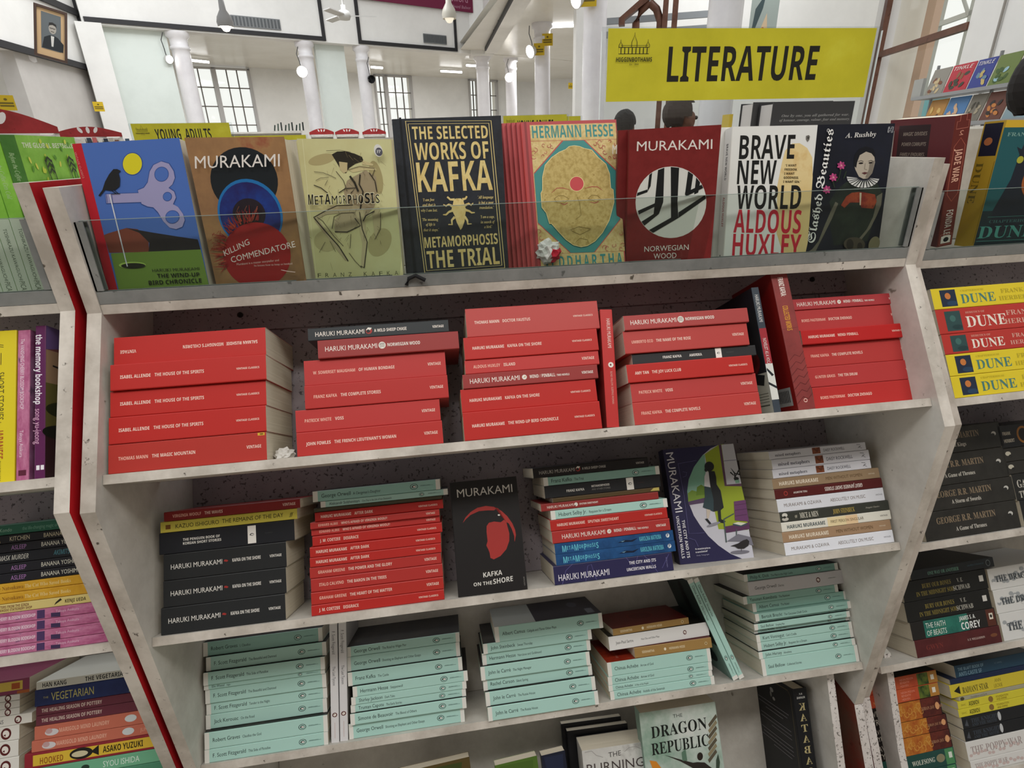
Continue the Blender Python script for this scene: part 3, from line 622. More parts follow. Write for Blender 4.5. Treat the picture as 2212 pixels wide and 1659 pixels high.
stack(CENTRE, 3, STACKS['s3d'], [
    ('white paperback with fine grey lettering', V_(absol, '#eceef6')), ('tan paperback', V_(menw, '#a98a6c')), ('white paperback with orange tint', V_(words(('HARUKI MURAKAMI', 10, .48, 5.8, '#31434a', 'b', .84), ('FIRST PERSON SINGULAR', 90, .5, 4.8, '#6a5a42', 's', .78), (PUB, 182, .5, 2.6, '#55504c', 's', .9), bg=((84, .03, 120, .97, '#efdcae'), (118, .03, 140, .97, '#efcfa4'))), '#e9e6da')),
    ('dark grey green paperback with gold and white lettering', V_(words(('OF', 27, .45, 4.5, '#c9c4b0', 'f', .5), ('MICE & MEN', 36, .5, 9, '#d6d2c4', 'f', .42), ('JOHN STEINBECK', 97, .5, 7.5, '#b9a14e', 'f', .42), ('Penguin Classics', 158, .5, 2.6, '#b0aca0', 'e', 1.0), ('ELL', 9, .7, 5, 3.5, '#d9d6cc'), ('ELL', 9, .3, 6, 3, '#c4c0b6'), ('ELL', 8, .5, 3, 2, '#34332e')), '#3a3c36')),
    ('white paperback', V_(absol, '#e6e8f0')), ('dark maroon paperback lettered upside down', V_(words(('GREAT JAPANESE SHORT STORIES', 92, .5, 6, '#e6dcd6', 'b', .50, 1), ('PAUL McCARTHY', 34, .5, 3, '#e6dcd6', 'b', .7, 1), ('ELL', 20, .5, 3.6, 4, '#a83a34'), ('ELL', 20, .5, 2.4, 2.6, '#5c1c1c')), '#5a1e1e')),
    ('tan brown paperback', V_(menw, '#9c8468')), ('shorter white rounded book', V_(mixed, '#dcdce4')), ('shorter white rounded book', V_(mixed, '#d8d8e0')), ('shorter white rounded book', V_(mixed, '#cfcfd6'))], w3, 'paperbacks in the far right stack of the third shelf')
# fourth shelf
m_ = 'mint paperback with white band ends'
def ms(*p, c=MINT, **kw): return (m_, V_(mint(*p), c, front=COVER_DARK, **kw))
stack(CENTRE, 4, STACKS['s4a'], [ms('F. Scott Fitzgerald', 'This Side of Paradise'), ms('Robert Graves', 'Claudius the God'), ms('Jack Kerouac', 'On the Road'), ms('F. Scott Fitzgerald', 'Tender is the Night'), ms('F. Scott Fitzgerald', 'The Beautiful and Damned'),
    ('very thin mint paperback', V_(mint('Elie Wiesel', 'Night'), MINT)), ms('F. Scott Fitzgerald', 'This Side of Paradise'), ms('F. Scott Fitzgerald', 'The Beautiful and Damned'), ms('Robert Graves', 'I, Claudius', c='#98c4ba')], 'the far left mint stack', 'mint paperbacks in the far left stack')
stack(CENTRE, 4, STACKS['s4b'], [ms('George Orwell', 'Shooting an Elephant and Other Essays'), ms('Simone de Beauvoir', 'The Blood of Others'), ms('Truman Capote', 'The Early Stories'), ms('Shirley Jackson', 'Dark Tales'), ms('Hermann Hesse', 'Steppenwolf'), ms('Franz Kafka', 'The Castle'), ms('George Orwell', 'Shooting an Elephant and Other Essays'), ms('George Orwell', 'The Road to Wigan Pier')], 'the second mint stack from left', 'mint paperbacks in the second stack')
def camus_top(F, D, L): F.rect(0.0, .62, 1, 1, '#8f908a'); F.rect(0, 0, 1, .62, '#16121c'); F.rect(.08, .05, .32, .12, '#55565c'); F.ell(.62, .2, .14, .05, '#3a3844')
s4c = [ms('John le Carr\u00e9', 'The Russia House'), ms('John le Carr\u00e9', 'The Russia House'), ms('Rachel Carson', 'Silent Spring'), ms('John le Carr\u00e9', 'The Night Manager'), ms('Hermann Hesse', 'Narcissus and Goldmund'), ms('John Steinbeck', 'Sweet Thursday'), ms('Albert Camus', 'Caligula and Three Other Plays')]
s4c[-1][1]['cover_art'] = camus_top
stack(CENTRE, 4, STACKS['s4c'], s4c, 'the middle mint stack', 'mint paperbacks in the middle stack')
sid = words(('SIDDHARTHA', 14, .5, 4, '#e6d6b4', 'b', .62), ('ELL', 58, .5, 2.2, 2.6, '#f0e6cc'), ('HERMANN HESSE', 66, .5, 4, '#e6d6b4', 'b', .62), ('ELL', 137, .5, 2.6, 2.8, '#d9c69a'), ('ELL', 137, .5, 1.5, 1.7, '#8a6a3a'))
def sid_top(F, D, L): F.ell(.55, .5, .22, .17, '#6a1d18'); F.ell(.55, .5, .2, .15, '#561612')
def sartre_top(F, D, L): F.rect(0, 0, 1, 1, mottled('#141412', '#2c2820', '#6a6250', 30, key='dark_crowd_print'))
def achebe_top(F, D, L): F.rect(0, 0, 1, 1, mottled('#8a2416', '#a8381e', '#7a1d14', 24, key='red_orange_print')); F.t('Arrow of God', .12, .86, .03, '#c98a7a', 's', 1)
a_ = ('mint paperback', V_(mint('Chinua Achebe', 'Anthills of the Savannah'), MINT))
stack(CENTRE, 4, STACKS['s4d'], [('mint paperback', V_(mint('Chinua Achebe', 'Anthills of the Savannah'), MINT)), ('thin mint paperback', V_(mint('Chinua Achebe', 'A Man of the People'), MINT)), ('mint paperback', V_(mint('Chinua Achebe', 'Arrow of God'), MINT)), ('mint paperback with bare red front cover', V_(mint('Chinua Achebe', 'Arrow of God'), MINT, front='#8a2416', cover_art=achebe_top)),
    ('small tan book', V_(sid, '#a8854e', front='#5c1814', yaw=-1)), ('thin white paperback with a dark cover', V_(words(('Jean-Paul Sartre', 13, .5, 5, '#26262a', 's', .72), ('Huis Clos and Other Plays', 62, .5, 3.2, '#33333a', 's', .72), ('REDBIRD', 148, .5, 3.4), bg=()), '#ecebea', front='#1c1b18', cover_art=sartre_top, yaw=2)),
    ('small tan book with dark red cover', V_(sid, '#a8854e', front='#5c1814', cover_art=sid_top, yaw=3))], 'the tan-topped mint stack', 'books in the mixed stack of the fourth shelf')
stack(CENTRE, 4, STACKS['s4e'], [('thick mint paperback', V_(mint('Saul Bellow', 'Collected Stories'), MINT)), ms('John Hersey', 'Hiroshima'), ms('Hubert Selby Jr.', 'Requiem for a Dream'), ms('Kurt Vonnegut', 'Cat\u2019s Cradle'), ms('Chinua Achebe', 'No Longer at Ease'), ms('Saul Bellow', 'Dangling Man'), ('very thin mint paperback', V_(mint('Saul Bellow', 'Seize the Day'), '#9cc8be')),
    ('curling mint paperback', V_(mint('Bertolt Brecht', 'The Caucasian Chalk Circle'), '#9fcabf')), ms('Albert Camus', 'The Rebel', c='#98c2b6'), ms('Yasunari Kawabata', 'The Rainbow', c='#98c2b6'), ('white paperback with dark red oval emblem', V_(mint('George Orwell', 'Diaries', True), '#d0cdd0')), ms('Philip K. Dick', 'The Man in the High Castle', c='#86b0a6')], 'the far right mint stack', 'mint paperbacks in the far right stack')

# upright books between the stacks, spines to the front
def standing(case, k, xl, h, t, D, d=.005, lean=0, drop=0, base=0, twist=0, name='paperback_book', **kw):
    """xl: left foot of the spine (mm); lean: sideways shift of the head (mm)"""
    S = shelf_frame(case, k, drop); a = math.asin(lean/h); base += max(0, t*math.sin(a))
    X = S @ Matrix.Translation((xl*.001, d, base*.001)) @ Matrix.Rotation(a, 4, 'Y') @ Matrix.Rotation(rad(twist), 4, 'Z') @ basis((0, 0, h*.001), (0, 0, -1), (0, 1, 0), (1, 0, 0))
    return make_book(name, X, h*.001, D, t*.001, **kw)
standing(CENTRE, 2, 77.5, 176, 18.5, .11, d=.004, lean=11, base=0, spine='#c03432', front='#b02c2a', back='#7a1a1a', label='red paperback standing upright right of the tall middle red stack',
    art=words(('HARUKI MURAKAMI', 14, .62, 5.6, '#e8cfc6', 's', .62), ('ELL', 84, .62, 4, 4, '#ece6dc'), ('ELL', 84, .6, 1.6, 1.2, '#7a3030'), ('BLIND WILLOW, SLEEPING WOMAN', 94, .62, 3.0, '#dda79c', 's', .68)))
nov = words(('HARUKI MURAKAMI', 12, .5, 6.2, '#d8d6d4', 's', .55), ('NOVELIST AS A VOCATION', 82, .5, 5.6, '#e6dedb', 's', .52), ('POLY', [(128, .1), (140, .9), (142, .6), (132, .05)], '#20242a'), ('POLY', [(150, .0), (158, 1), (162, 1), (154, 0)], '#20242a'), bg=((66, .02, 122, .98, '#a02a34'), (122, .02, 178, .98, '#dcdcd6')))
def nov_back(F, D, L):
    F.rect(0, 0, 1, .32, '#a8a79e'); F.ell(.62, .42, .28, .12, '#5a1418'); F.poly([(.5, .36), (.95, .30), (.9, .22), (.45, .28)], '#16181c'); F.rect(.55, .06, .95, .07, '#44463f')
    for q in range(4): F.rect(.5, .09+.022*q, .96, .094+.022*q, '#55564e')
standing(CENTRE, 2, 342, 198, 12.2, .129, d=.012, lean=-4, spine='#3a424c', front='#23242a', back='#1d1c22', label='slim grey and red paperback leaning beside the tall dark red book', art=nov, back_art=nov_back)
def kafka_spine(F, L, t):
    F.t('FRANZ KAFKA:', 10, t*.36, 8.5, '#f0e4dc', 'b', .36); F.t('COLLECTED WORKS', 56, t*.30, 8.5, '#d99a32', 'b', .34); F.line([(93, 1), (92, t-1)], .4, '#5c2424')
    for q in range(7): F.line([(130+q*11, t), (138+q*11, t*.7), (134+q*11, t*.42), (144+q*11, 0)], .7, '#5c2020')
    F.ell(L-14, t*.5, 3.2, 3.2, '#e2b0a4'); F.ell(L-14, t*.5, 1.6, 2.2, '#8a3030')
def kafka_back(F, D, L):
    F.rect(.62, .04, .93, .17, '#9a9894')
    for q in range(9): F.rect(.66+.028*q, .065, .672+.028*q, .15, '#2c2a2a')
    for q in range(3): F.t('KAFKA', .2, .86-.2*q, .05, '#6a1c1a', 'b', .5)
standing(CENTRE, 2, 380, 220, 28.0, .145, d=.008, lean=-9, spine=mottled('#7c3432', '#8f3c3a', None, 20, key='dark_red_clouded_print'), front='#7a1512', back='#7a1512', label='tall thick dark red book standing left of the far right red stack', art=kafka_spine, back_art=kafka_back)
whitesp = words(('F. Scott Fitzgerald', 12, .5, 5.2, '#33343a', 's', .70), ('The Last Tycoon', 70, .5, 4.6, '#44454c', 's', .68), ('REDBIRD', 148, .5, 3.6), ('LINE', [(160, .5), (185, .5)], .5, '#c9a59f'))
standing(CENTRE, 4, -389, 192, 13.4, .129, d=.006, lean=6.5, spine='#e2e0e2', front='#a8a6a6', back='#c9c7c7', label='white spined paperback standing left of its twin between mint stacks', group='white upright paperbacks', art=whitesp)
standing(CENTRE, 4, -374.5, 192, 13.4, .129, d=.007, lean=7, spine='#e2e0e2', front='#a8a6a6', back='#c9c7c7', label='white spined paperback touching the second mint stack', group='white upright paperbacks', art=whitesp)
def mcov(F, D, L): F.rect(0, 0, 1, .34, '#7a9c94'); F.rect(0, .34, 1, 1, '#27302c'); F.ell(.55, .75, .1, .16, '#0c0d0c'); F.ell(.6, .9, .07, .05, '#0c0d0c'); F.ell(.4, .5, .1, .05, '#5a4030'); F.ell(.55, .18, .2, .08, '#28363a')
standing(CENTRE, 4, 338, 198, 11.0, .129, d=.006, lean=-63, spine=MINT, front='#8fb4aa', back='#3a4a46', label='thin mint paperback leaning left with a dark cover showing', group='leaning mint paperbacks', art=mint('Chinua Achebe', 'A Man of the People'), back_art=mcov)
standing(CENTRE, 4, 350.6, 198, 10.4, .129, d=.007, lean=-63, spine=MINT, front='#8fb4aa', back='#8fb4aa', label='thin mint paperback leaning left, nearer the far right mint stack', group='leaning mint paperbacks', art=mint('Chinua Achebe', 'No Longer at Ease'))

# ------------------------------------------------------------------ books shown face out
class Cover:
    """prints on a front cover; points are given in a traced frame: (x, y) -> photo-frame pixel by offset and scale"""
    def __init__(s, F, corners, ox=0, oy=0, sc=1.0): s.F, s.q, s.o = F, quad_map(corners), (ox, oy, sc)
    def p(s, x, y): return s.q(s.o[0]+x/s.o[2], s.o[1]+y/s.o[2])
    def poly(s, pts, col): s.F.poly([s.p(*a) for a in pts], col)
    def ell(s, cx, cy, rx, ry, col, rot=0, n=36):
        r = rad(rot); s.poly([(cx+rx*math.cos(a)*math.cos(r)-ry*math.sin(a)*math.sin(r), cy+rx*math.cos(a)*math.sin(r)+ry*math.sin(a)*math.cos(r)) for a in (2*math.pi*i/n for i in range(n))], col)
    def line(s, pts, wd, col, closed=False):
        P = [Vector(p) for p in pts]; n = len(P); vs = []; fs = []
        for i in range(n):
            a = P[(i-1) % n] if (closed or i) else P[i]; b = P[(i+1) % n] if (closed or i < n-1) else P[i]
            d = (b-a).normalized() if (b-a).length else Vector((1, 0)); q = Vector((-d.y, d.x)); ww = wd[i] if isinstance(wd, (list, tuple)) else wd
            vs += [s.p(*(P[i]+q*ww/2)), s.p(*(P[i]-q*ww/2))]
        for i in range(n if closed else n-1): j = (i+1) % n; fs.append((2*i, 2*j, 2*j+1, 2*i+1))
        s.F.put(vs, fs, col); s.F.k += 1
    def text(s, st, p0, p1, h, col, font='b', up=None):
        vs, fs, wd = glyphs(st, font); p0, p1 = Vector(p0), Vector(p1); d = p1-p0
        u = Vector(up).normalized() if up else Vector((d.y, -d.x)).normalized()
        s.F.put([s.p(*(p0+d*(x/wd)+u*(y*h))) for x, y in vs], fs, col); s.F.k += 1
def face_matrix(P, yaw, lean, roll, W, H, t):
    """P: middle of the lower edge of the front cover; the cover looks at the viewer"""
    yw, ln, rl = rad(yaw), rad(lean), rad(roll)
    X = Vector((math.cos(yw), math.sin(yw), 0)); B = Vector((-math.sin(yw), math.cos(yw), 0)); Uv = B*math.sin(ln)+Vector((0, 0, math.cos(ln)))
    X2 = X*math.cos(rl)+Uv*math.sin(rl); U2 = -X*math.sin(rl)+Uv*math.cos(rl); Fv = X2.cross(U2)
    return basis(Vector(P)+U2*H-X2*W/2-Fv*t, -U2, X2, Fv)
def shown(P, pose, W, H, t, corners, draw, label, name='paperback_book', crop=(0, 0, 1), **kw):
    X = face_matrix(P, *pose, W, H, t)
    return make_book(name, X, H, W, t, label=label, cover_art=lambda F, D, L: draw(Cover(F, corners, *crop)), **kw)
CR = [((160, 308), (382, 300), (460, 631), (235.5, 648)), ((405, 306), (612, 300), (667, 624), (469.5, 634)), ((638, 306), (848, 298), (867, 611), (689, 619)), ((847, 259), (1081, 249), (1098.5, 599), (876, 613)),
      ((1125, 264), (1331, 258), (1352.5, 584), (1151, 598)), ((1355, 279.5), (1560.7, 271.6), (1533.5, 577), (1352.8, 585)), ((1582, 274), (1766, 270), (1737.5, 560), (1560.5, 571)), ((1766, 270), (1928.6, 267.6), (1892, 555), (1737.3, 563))]
def c_windup(c):
    bl, k_, g = '#4a6cb4', '#232023', '#6f8c3a'
    lil, ol = '#9a96bd', '#2f4a8c'
    c.poly([(160+0, 308), (179, 307), (254, 635), (233, 637)], '#b81c2a')
    c.poly([(222, 498), (232, 494), (272, 483), (296, 486), (320, 505), (321, 536), (233, 537)], '#7c4030')
    c.poly([(272, 483), (330, 494), (383, 503), (427, 510), (434, 532), (320, 536), (322, 516), (300, 494)], k_)
    c.poly([(237, 538), (434, 532), (458, 622), (256, 635)], g)
    c.ell(285.5, 350, 21.5, 23, ol); c.ell(285.5, 350, 20, 21.5, '#d8cc22')
    # winding key: shank, bow with three loops
    def key(off, col):
        c.poly([(228-off, 411-off), (330, 409-off), (338+off, 419), (330, 428+off), (230-off, 430+off)], col)
        pts = [(297, 404), (310, 399), (318, 388), (322, 366), (330, 353), (346, 346), (362, 351), (372, 366), (375, 380), (370, 393), (362, 400), (374, 408), (378, 420), (372, 434), (383, 440), (394, 455), (398, 468), (393, 482), (380, 487), (366, 484), (352, 470), (340, 450), (330, 440), (318, 438), (305, 432)]
        cx, cy = 345, 415
        c.poly([(x+(off if x > cx else -off), y+(off if y > cy else -off)) for x, y in pts], col)
    key(1.2, ol); key(0, lil)
    for x, y, rx, ry, ro in ((347, 372, 14, 14, 40), (360, 418, 8.5, 8.5, 0), (371.5, 461, 14, 13, 30)): c.ell(x, y, rx+1.2, ry+1.2, ol); c.ell(x, y, rx, ry, bl)
    c.line([(237, 412), (273, 566)], 2.6, '#cfd3dc'); c.line([(241, 412), (244, 430)], 1, ol); c.line([(230, 411), (232, 429)], 1, ol)
    c.ell(285, 565, 30, 7.5, '#a9c860'); c.ell(287, 566.5, 27, 6.2, '#1f2416'); c.line([(268, 545), (274, 568)], 2.4, '#cfd3dc')
    # small bird on the shank
    bk = '#1c1d1f'
    c.poly([(213, 414), (222, 402), (228, 385), (237, 370), (246, 360), (254, 360), (262, 364), (257, 368), (260, 380), (259, 395), (250, 402), (238, 404), (228, 402), (217, 415)], bk)
    c.line([(241, 403), (252, 411)], 1.4, bk); c.line([(246, 402), (257, 411)], 1.4, bk); c.line([(240, 411), (260, 410.5)], 1.2, bk)
    c.text('VINTAGE CLASSICS', (165, 325), (181, 378), 4, '#d98a8a', 's', up=(1, -.28))
    d = '#26301a'
    c.text('HARUKI MURAKAMI', (330, 581), (434, 578), 7.0, d, 's', up=(-.2, -1)); c.text('THE WIND-UP', (341.5, 594.5), (435, 592), 9, '#161c10', 'b', up=(-.2, -1)); c.text('BIRD CHRONICLE', (322.5, 610.5), (440, 606), 9.6, '#161c10', 'b', up=(-.2, -1))
    c.text('Mesmerising, surreal, this really', (356, 617.5), (443, 614), 3, d, 's', up=(-.2, -1)); c.text('is the work of a true original', (366, 624), (443, 621), 3, d, 's', up=(-.2, -1))
shown((-.5251, .1255, .1986), (-1.5, 9.4, 1.8), .1306, .2004, .034, CR[0], c_windup, 'red spined book with blue cover showing a winding key and bird', spine='#b81c2a', front='#4a6cb4', back='#b81c2a')
def c_killing(c):
    c.poly([(25, 30), (1025, 30), (1270, 1555), (350, 1600)], mottled('#8a6748', '#a37b52', '#94503c', 16, key='brown_grained_print', vec=(1, 1, 1)))
    c.ell(628, 460, 352, 322, '#171d22', 35); c.ell(690, 800, 372, 318, '#1f6fae', 58); c.ell(690, 812, 352, 296, mottled('#221f5c', '#1c3a86', '#2a1c52', 26, key='violet_blue_print'), 58)
    c.ell(680, 800, 172, 158, '#231a22', 30)
    rd = '#9e1f20'
    c.ell(760, 1225, 352, 340, rd, 30)
    random.seed(3)
    for q in range(70):
        a = rad(150+random.random()*130); r0 = 300+random.random()*40; x, y = 740+r0*math.cos(a), 1180+r0*math.sin(a)
        l = 40+random.random()*110; b = a+random.uniform(-.5, .5); c.line([(x, y), (x+l*math.cos(b), y+l*math.sin(b))], [16, 2], '#8f2424' if q % 3 else '#a8442e')
    for q in range(26):
        x, y = 300+random.random()*110, 930+random.random()*260; c.line([(x, y), (x-30*random.random(), y+40*random.random())], [7, 2], '#8a3420')
    for q in range(14):
        x, y = 540+random.random()*280, 680+random.random()*150; c.line([(x, y), (x-30, y+60)], [6, 2], '#7a4a38')
    w = '#e8e2dc'
    c.text('MURAKAMI', (150, 338), (1000, 322), 122, w, 's'); c.text('KILLING', (447, 1232), (705, 1105), 60, w, 's', up=(-.35, -1)); c.text('COMMENDATORE', (517, 1300), (1170, 1130), 62, w, 's', up=(-.25, -1))
    c.text('Murakami is a master storyteller and', (570, 1327), (1002, 1278), 22, '#d8c0b8', 's'); c.text('he knows how to keep us hooked', (750, 1338), (1138, 1312), 20, '#d8c0b8', 's'); c.line([(1025, 1370), (1100, 1385), (1170, 1392)], 7, '#d8c0b8')
shown((-.3916, .1252, .1986), (-8.3, 4.1, .6), .127, .195, .050, CR[1], c_killing, 'brown paperback with overlapping black, blue and red discs', crop=(395, 290, 4.74), spine='#7a5a40', front='#8f6a4a')
def c_metam(c):
    c.poly([(0, 55), (1035, 40), (1140, 1560), (240, 1620)], mottled('#cfc892', '#d9d8a4', '#bfb078', 7, key='parchment_print')); c.line([(62, 60), (245, 1600)], 6, '#e3e0b4')
    k1, k2, k3 = '#2e2a22', '#5c5440', '#8a7c58'
    c.ell(280, 290, 150, 60, '#b5a878', -15); c.ell(870, 480, 70, 190, '#b0a474', -10); c.ell(900, 1180, 110, 160, '#b8b07e', 30); c.ell(340, 1180, 130, 110, '#bdb584')
    c.poly([(640, 470), (760, 400), (870, 470), (885, 620), (850, 800), (760, 900), (640, 880), (560, 800), (520, 640), (560, 520)], '#a8997a')       # hunched figure
    c.poly([(390, 230), (450, 195), (540, 190), (640, 215), (720, 250), (740, 300), (650, 330), (580, 380), (545, 440), (500, 420), (450, 330), (420, 280)], k1)  # hair
    c.poly([(470, 310), (560, 320), (560, 420), (520, 440), (480, 400)], '#c9b98c')
    c.poly([(570, 400), (700, 350), (860, 370), (880, 400), (760, 400), (620, 430)], '#d2c594'); c.poly([(730, 290), (845, 330), (840, 350), (720, 340)], '#d2c594')
    c.poly([(200, 930), (400, 800), (620, 780), (760, 830), (740, 960), (560, 1090), (430, 1090), (420, 960), (500, 880), (330, 900), (250, 950), (560, 1370), (540, 1380), (220, 980)], '#b5a985')
    c.poly([(650, 860), (730, 840), (770, 1180), (735, 1440), (700, 1440), (720, 1200)], '#c6bb92'); c.poly([(820, 850), (900, 800), (915, 1000), (850, 1150), (840, 1020)], '#c2b78c')
    for pts, wd in [([(200, 935), (330, 860), (450, 800), (620, 790)], 9), ([(210, 940), (330, 1080), (470, 1230), (570, 1385)], 11), ([(240, 930), (300, 970), (420, 1130), (520, 1230)], 6), ([(400, 1050), (420, 920), (500, 880), (640, 870)], 8), ([(430, 1080), (560, 1080), (700, 1010), (640, 930)], 10), ([(690, 860), (720, 1050), (770, 1180), (735, 1450), (700, 1430)], 9), ([(580, 1300), (640, 1380), (710, 1450)], 6), ([(850, 1150), (910, 1040), (915, 860)], 6), ([(700, 450), (690, 560), (730, 640), (700, 830)], 14), ([(800, 430), (860, 520), (880, 640)], 10), ([(860, 390), (830, 470)], 8), ([(570, 400), (690, 360), (860, 375)], 6), ([(470, 660), (540, 610), (650, 600), (600, 660)], 10), ([(200, 580), (280, 610), (350, 665)], 9), ([(200, 430), (300, 440), (380, 470), (440, 500)], 6), ([(220, 530), (270, 500), (360, 490)], 5), ([(320, 580), (350, 520)], 5), ([(590, 1250), (600, 1100)], 6), ([(270, 1300), (330, 1190)], 5), ([(440, 1290), (380, 1180)], 5), ([(590, 470), (640, 540), (680, 640)], 22), ([(440, 420), (520, 520), (560, 640)], 8), ([(330, 190), (480, 180), (600, 200)], 5), ([(730, 960), (760, 900), (850, 850)], 12)]: c.line(pts, wd, k1 if wd > 8 else k2)
    random.seed(5)
    for q in range(110):
        x, y = random.gauss(640, 190), random.gauss(760, 330); a = random.uniform(.6, 2.2); l = random.uniform(30, 90)
        if 150 < x < 1000 and 180 < y < 1420 and not 640 < y < 830: c.line([(x, y), (x+l*math.cos(a), y+l*math.sin(a))], [random.uniform(2, 5), 1.5], random.choice([k2, k3, k3]))
    x = 150
    for i, ch in enumerate('METAMORPHOSIS'):
        f = 'bsbbtttbsfbbs'[i]; wch = [64, 50, 48, 70, 70, 44, 44, 50, 52, 62, 66, 40, 52][i]; y0 = 800-3*i
        if ch == 'S' and i == 10: f = 'b'
        big = 118 if i in (0, 3, 10, 11) else 104
        c.text(ch, (x, y0), (x+wch, y0-3), big, '#e9e5c4', f if f != 't' else 's'); c.text(ch, (x+5, y0-4), (x+wch-5, y0-7), big-10, '#171612', f if f != 't' else 's'); x += wch+5
    for i, ch in enumerate('FRANZ KAFKA'):
        if ch != ' ': xx = 268+i*79; c.text(ch, (xx, 1553-4.7*i), (xx+34, 1551-4.7*i), 42, '#4a4a34', 's')
    c.ell(910, 175, 46, 72, '#e6e6e2', -10); c.ell(918, 190, 38, 48, '#5a5a66', -10); c.text('FP', (893, 205), (938, 203), 36, '#e6e6e2', 'f')
shown((-.2577, .1252, .1986), (-8.0, 1.6, -.6), .1249, .1916, .012, CR[2], c_metam, 'pale parchment paperback with a charcoal figure drawing', crop=(640, 290, 5.03), spine='#cfc892', front='#cfc892')
def c_kafka(c):
    g = mottled('#dcc078', '#e8d494', '#c9a95e', 90, rough=.35, key='gold_foil'); gp = '#e2cc8a'
    c.poly([(98, 108), (118, 107), (250, 1590), (222, 1600)], '#181b20')
    c.line([(157, 140), (935, 128), (1060, 1478), (320, 1535)], 7, gp, True); c.line([(180, 165), (915, 152), (1034, 1455), (338, 1510)], 7, gp, True)
    for st, p0, p1, h in (('THE SELECTED', (222, 305), (910, 287), 112), ('WORKS OF', (245, 492), (918, 470), 150), ('KAFKA', (268, 785), (952, 757), 262), ('METAMORPHOSIS', (322, 1300), (998, 1255), 95), ('THE TRIAL', (348, 1490), (1015, 1443), 155)): c.text(st, p0, p1, h, g, 'b', up=(-.08, -1))
    # beetle
    c.poly([(590, 860), (610, 840), (655, 838), (680, 858), (690, 900), (705, 940), (695, 1000), (690, 1050), (668, 1110), (652, 1130), (640, 1105), (618, 1060), (600, 1000), (570, 940), (582, 900)], g)
    for p in ([(600, 850), (560, 850), (532, 825)], [(670, 848), (700, 840), (712, 818)], [(585, 915), (545, 895), (520, 910), (495, 895)], [(690, 905), (730, 885), (750, 900), (770, 880)], [(582, 950), (545, 965), (520, 990), (492, 990)], [(700, 945), (735, 955), (755, 970), (785, 968)], [(600, 1010), (572, 1040), (575, 1080), (540, 1080)], [(690, 1005), (715, 1040), (720, 1075), (755, 1072)]): c.line(p, [24, 18, 16, 8][:len(p)], g)
    for st, x, y, w_ in (("'I am free", 310, 868, 104), ('and that is', 305, 915, 120), ('why I am lost.', 290, 965, 152), ("'The meaning", 300, 1050, 148), ('of life is', 335, 1095, 85), ("that it stops.'", 312, 1145, 142), ("'All language", 815, 840, 140), ('is but a poor', 820, 888, 138), ("translation.'", 828, 935, 130), ("'I am a cage,", 838, 1020, 128), ('in search of', 840, 1068, 128), ("a bird.'", 872, 1112, 72)): c.text(st, (x, y), (x+w_, y-4), 26, gp, 'e')
NAVY = mottled('#23262c', '#2a2e36', None, 120, rough=.6, key='charcoal_cloth')
shown((-.1178, .1254, .1986), (-2.8, 8.7, .5), .149, .2196, .045, CR[3], c_kafka, 'black hardback with gold capitals and a gold beetle', name='hardback_book', hard=True, crop=(840, 230, 4.2536), spine=NAVY, front=NAVY, back=NAVY)
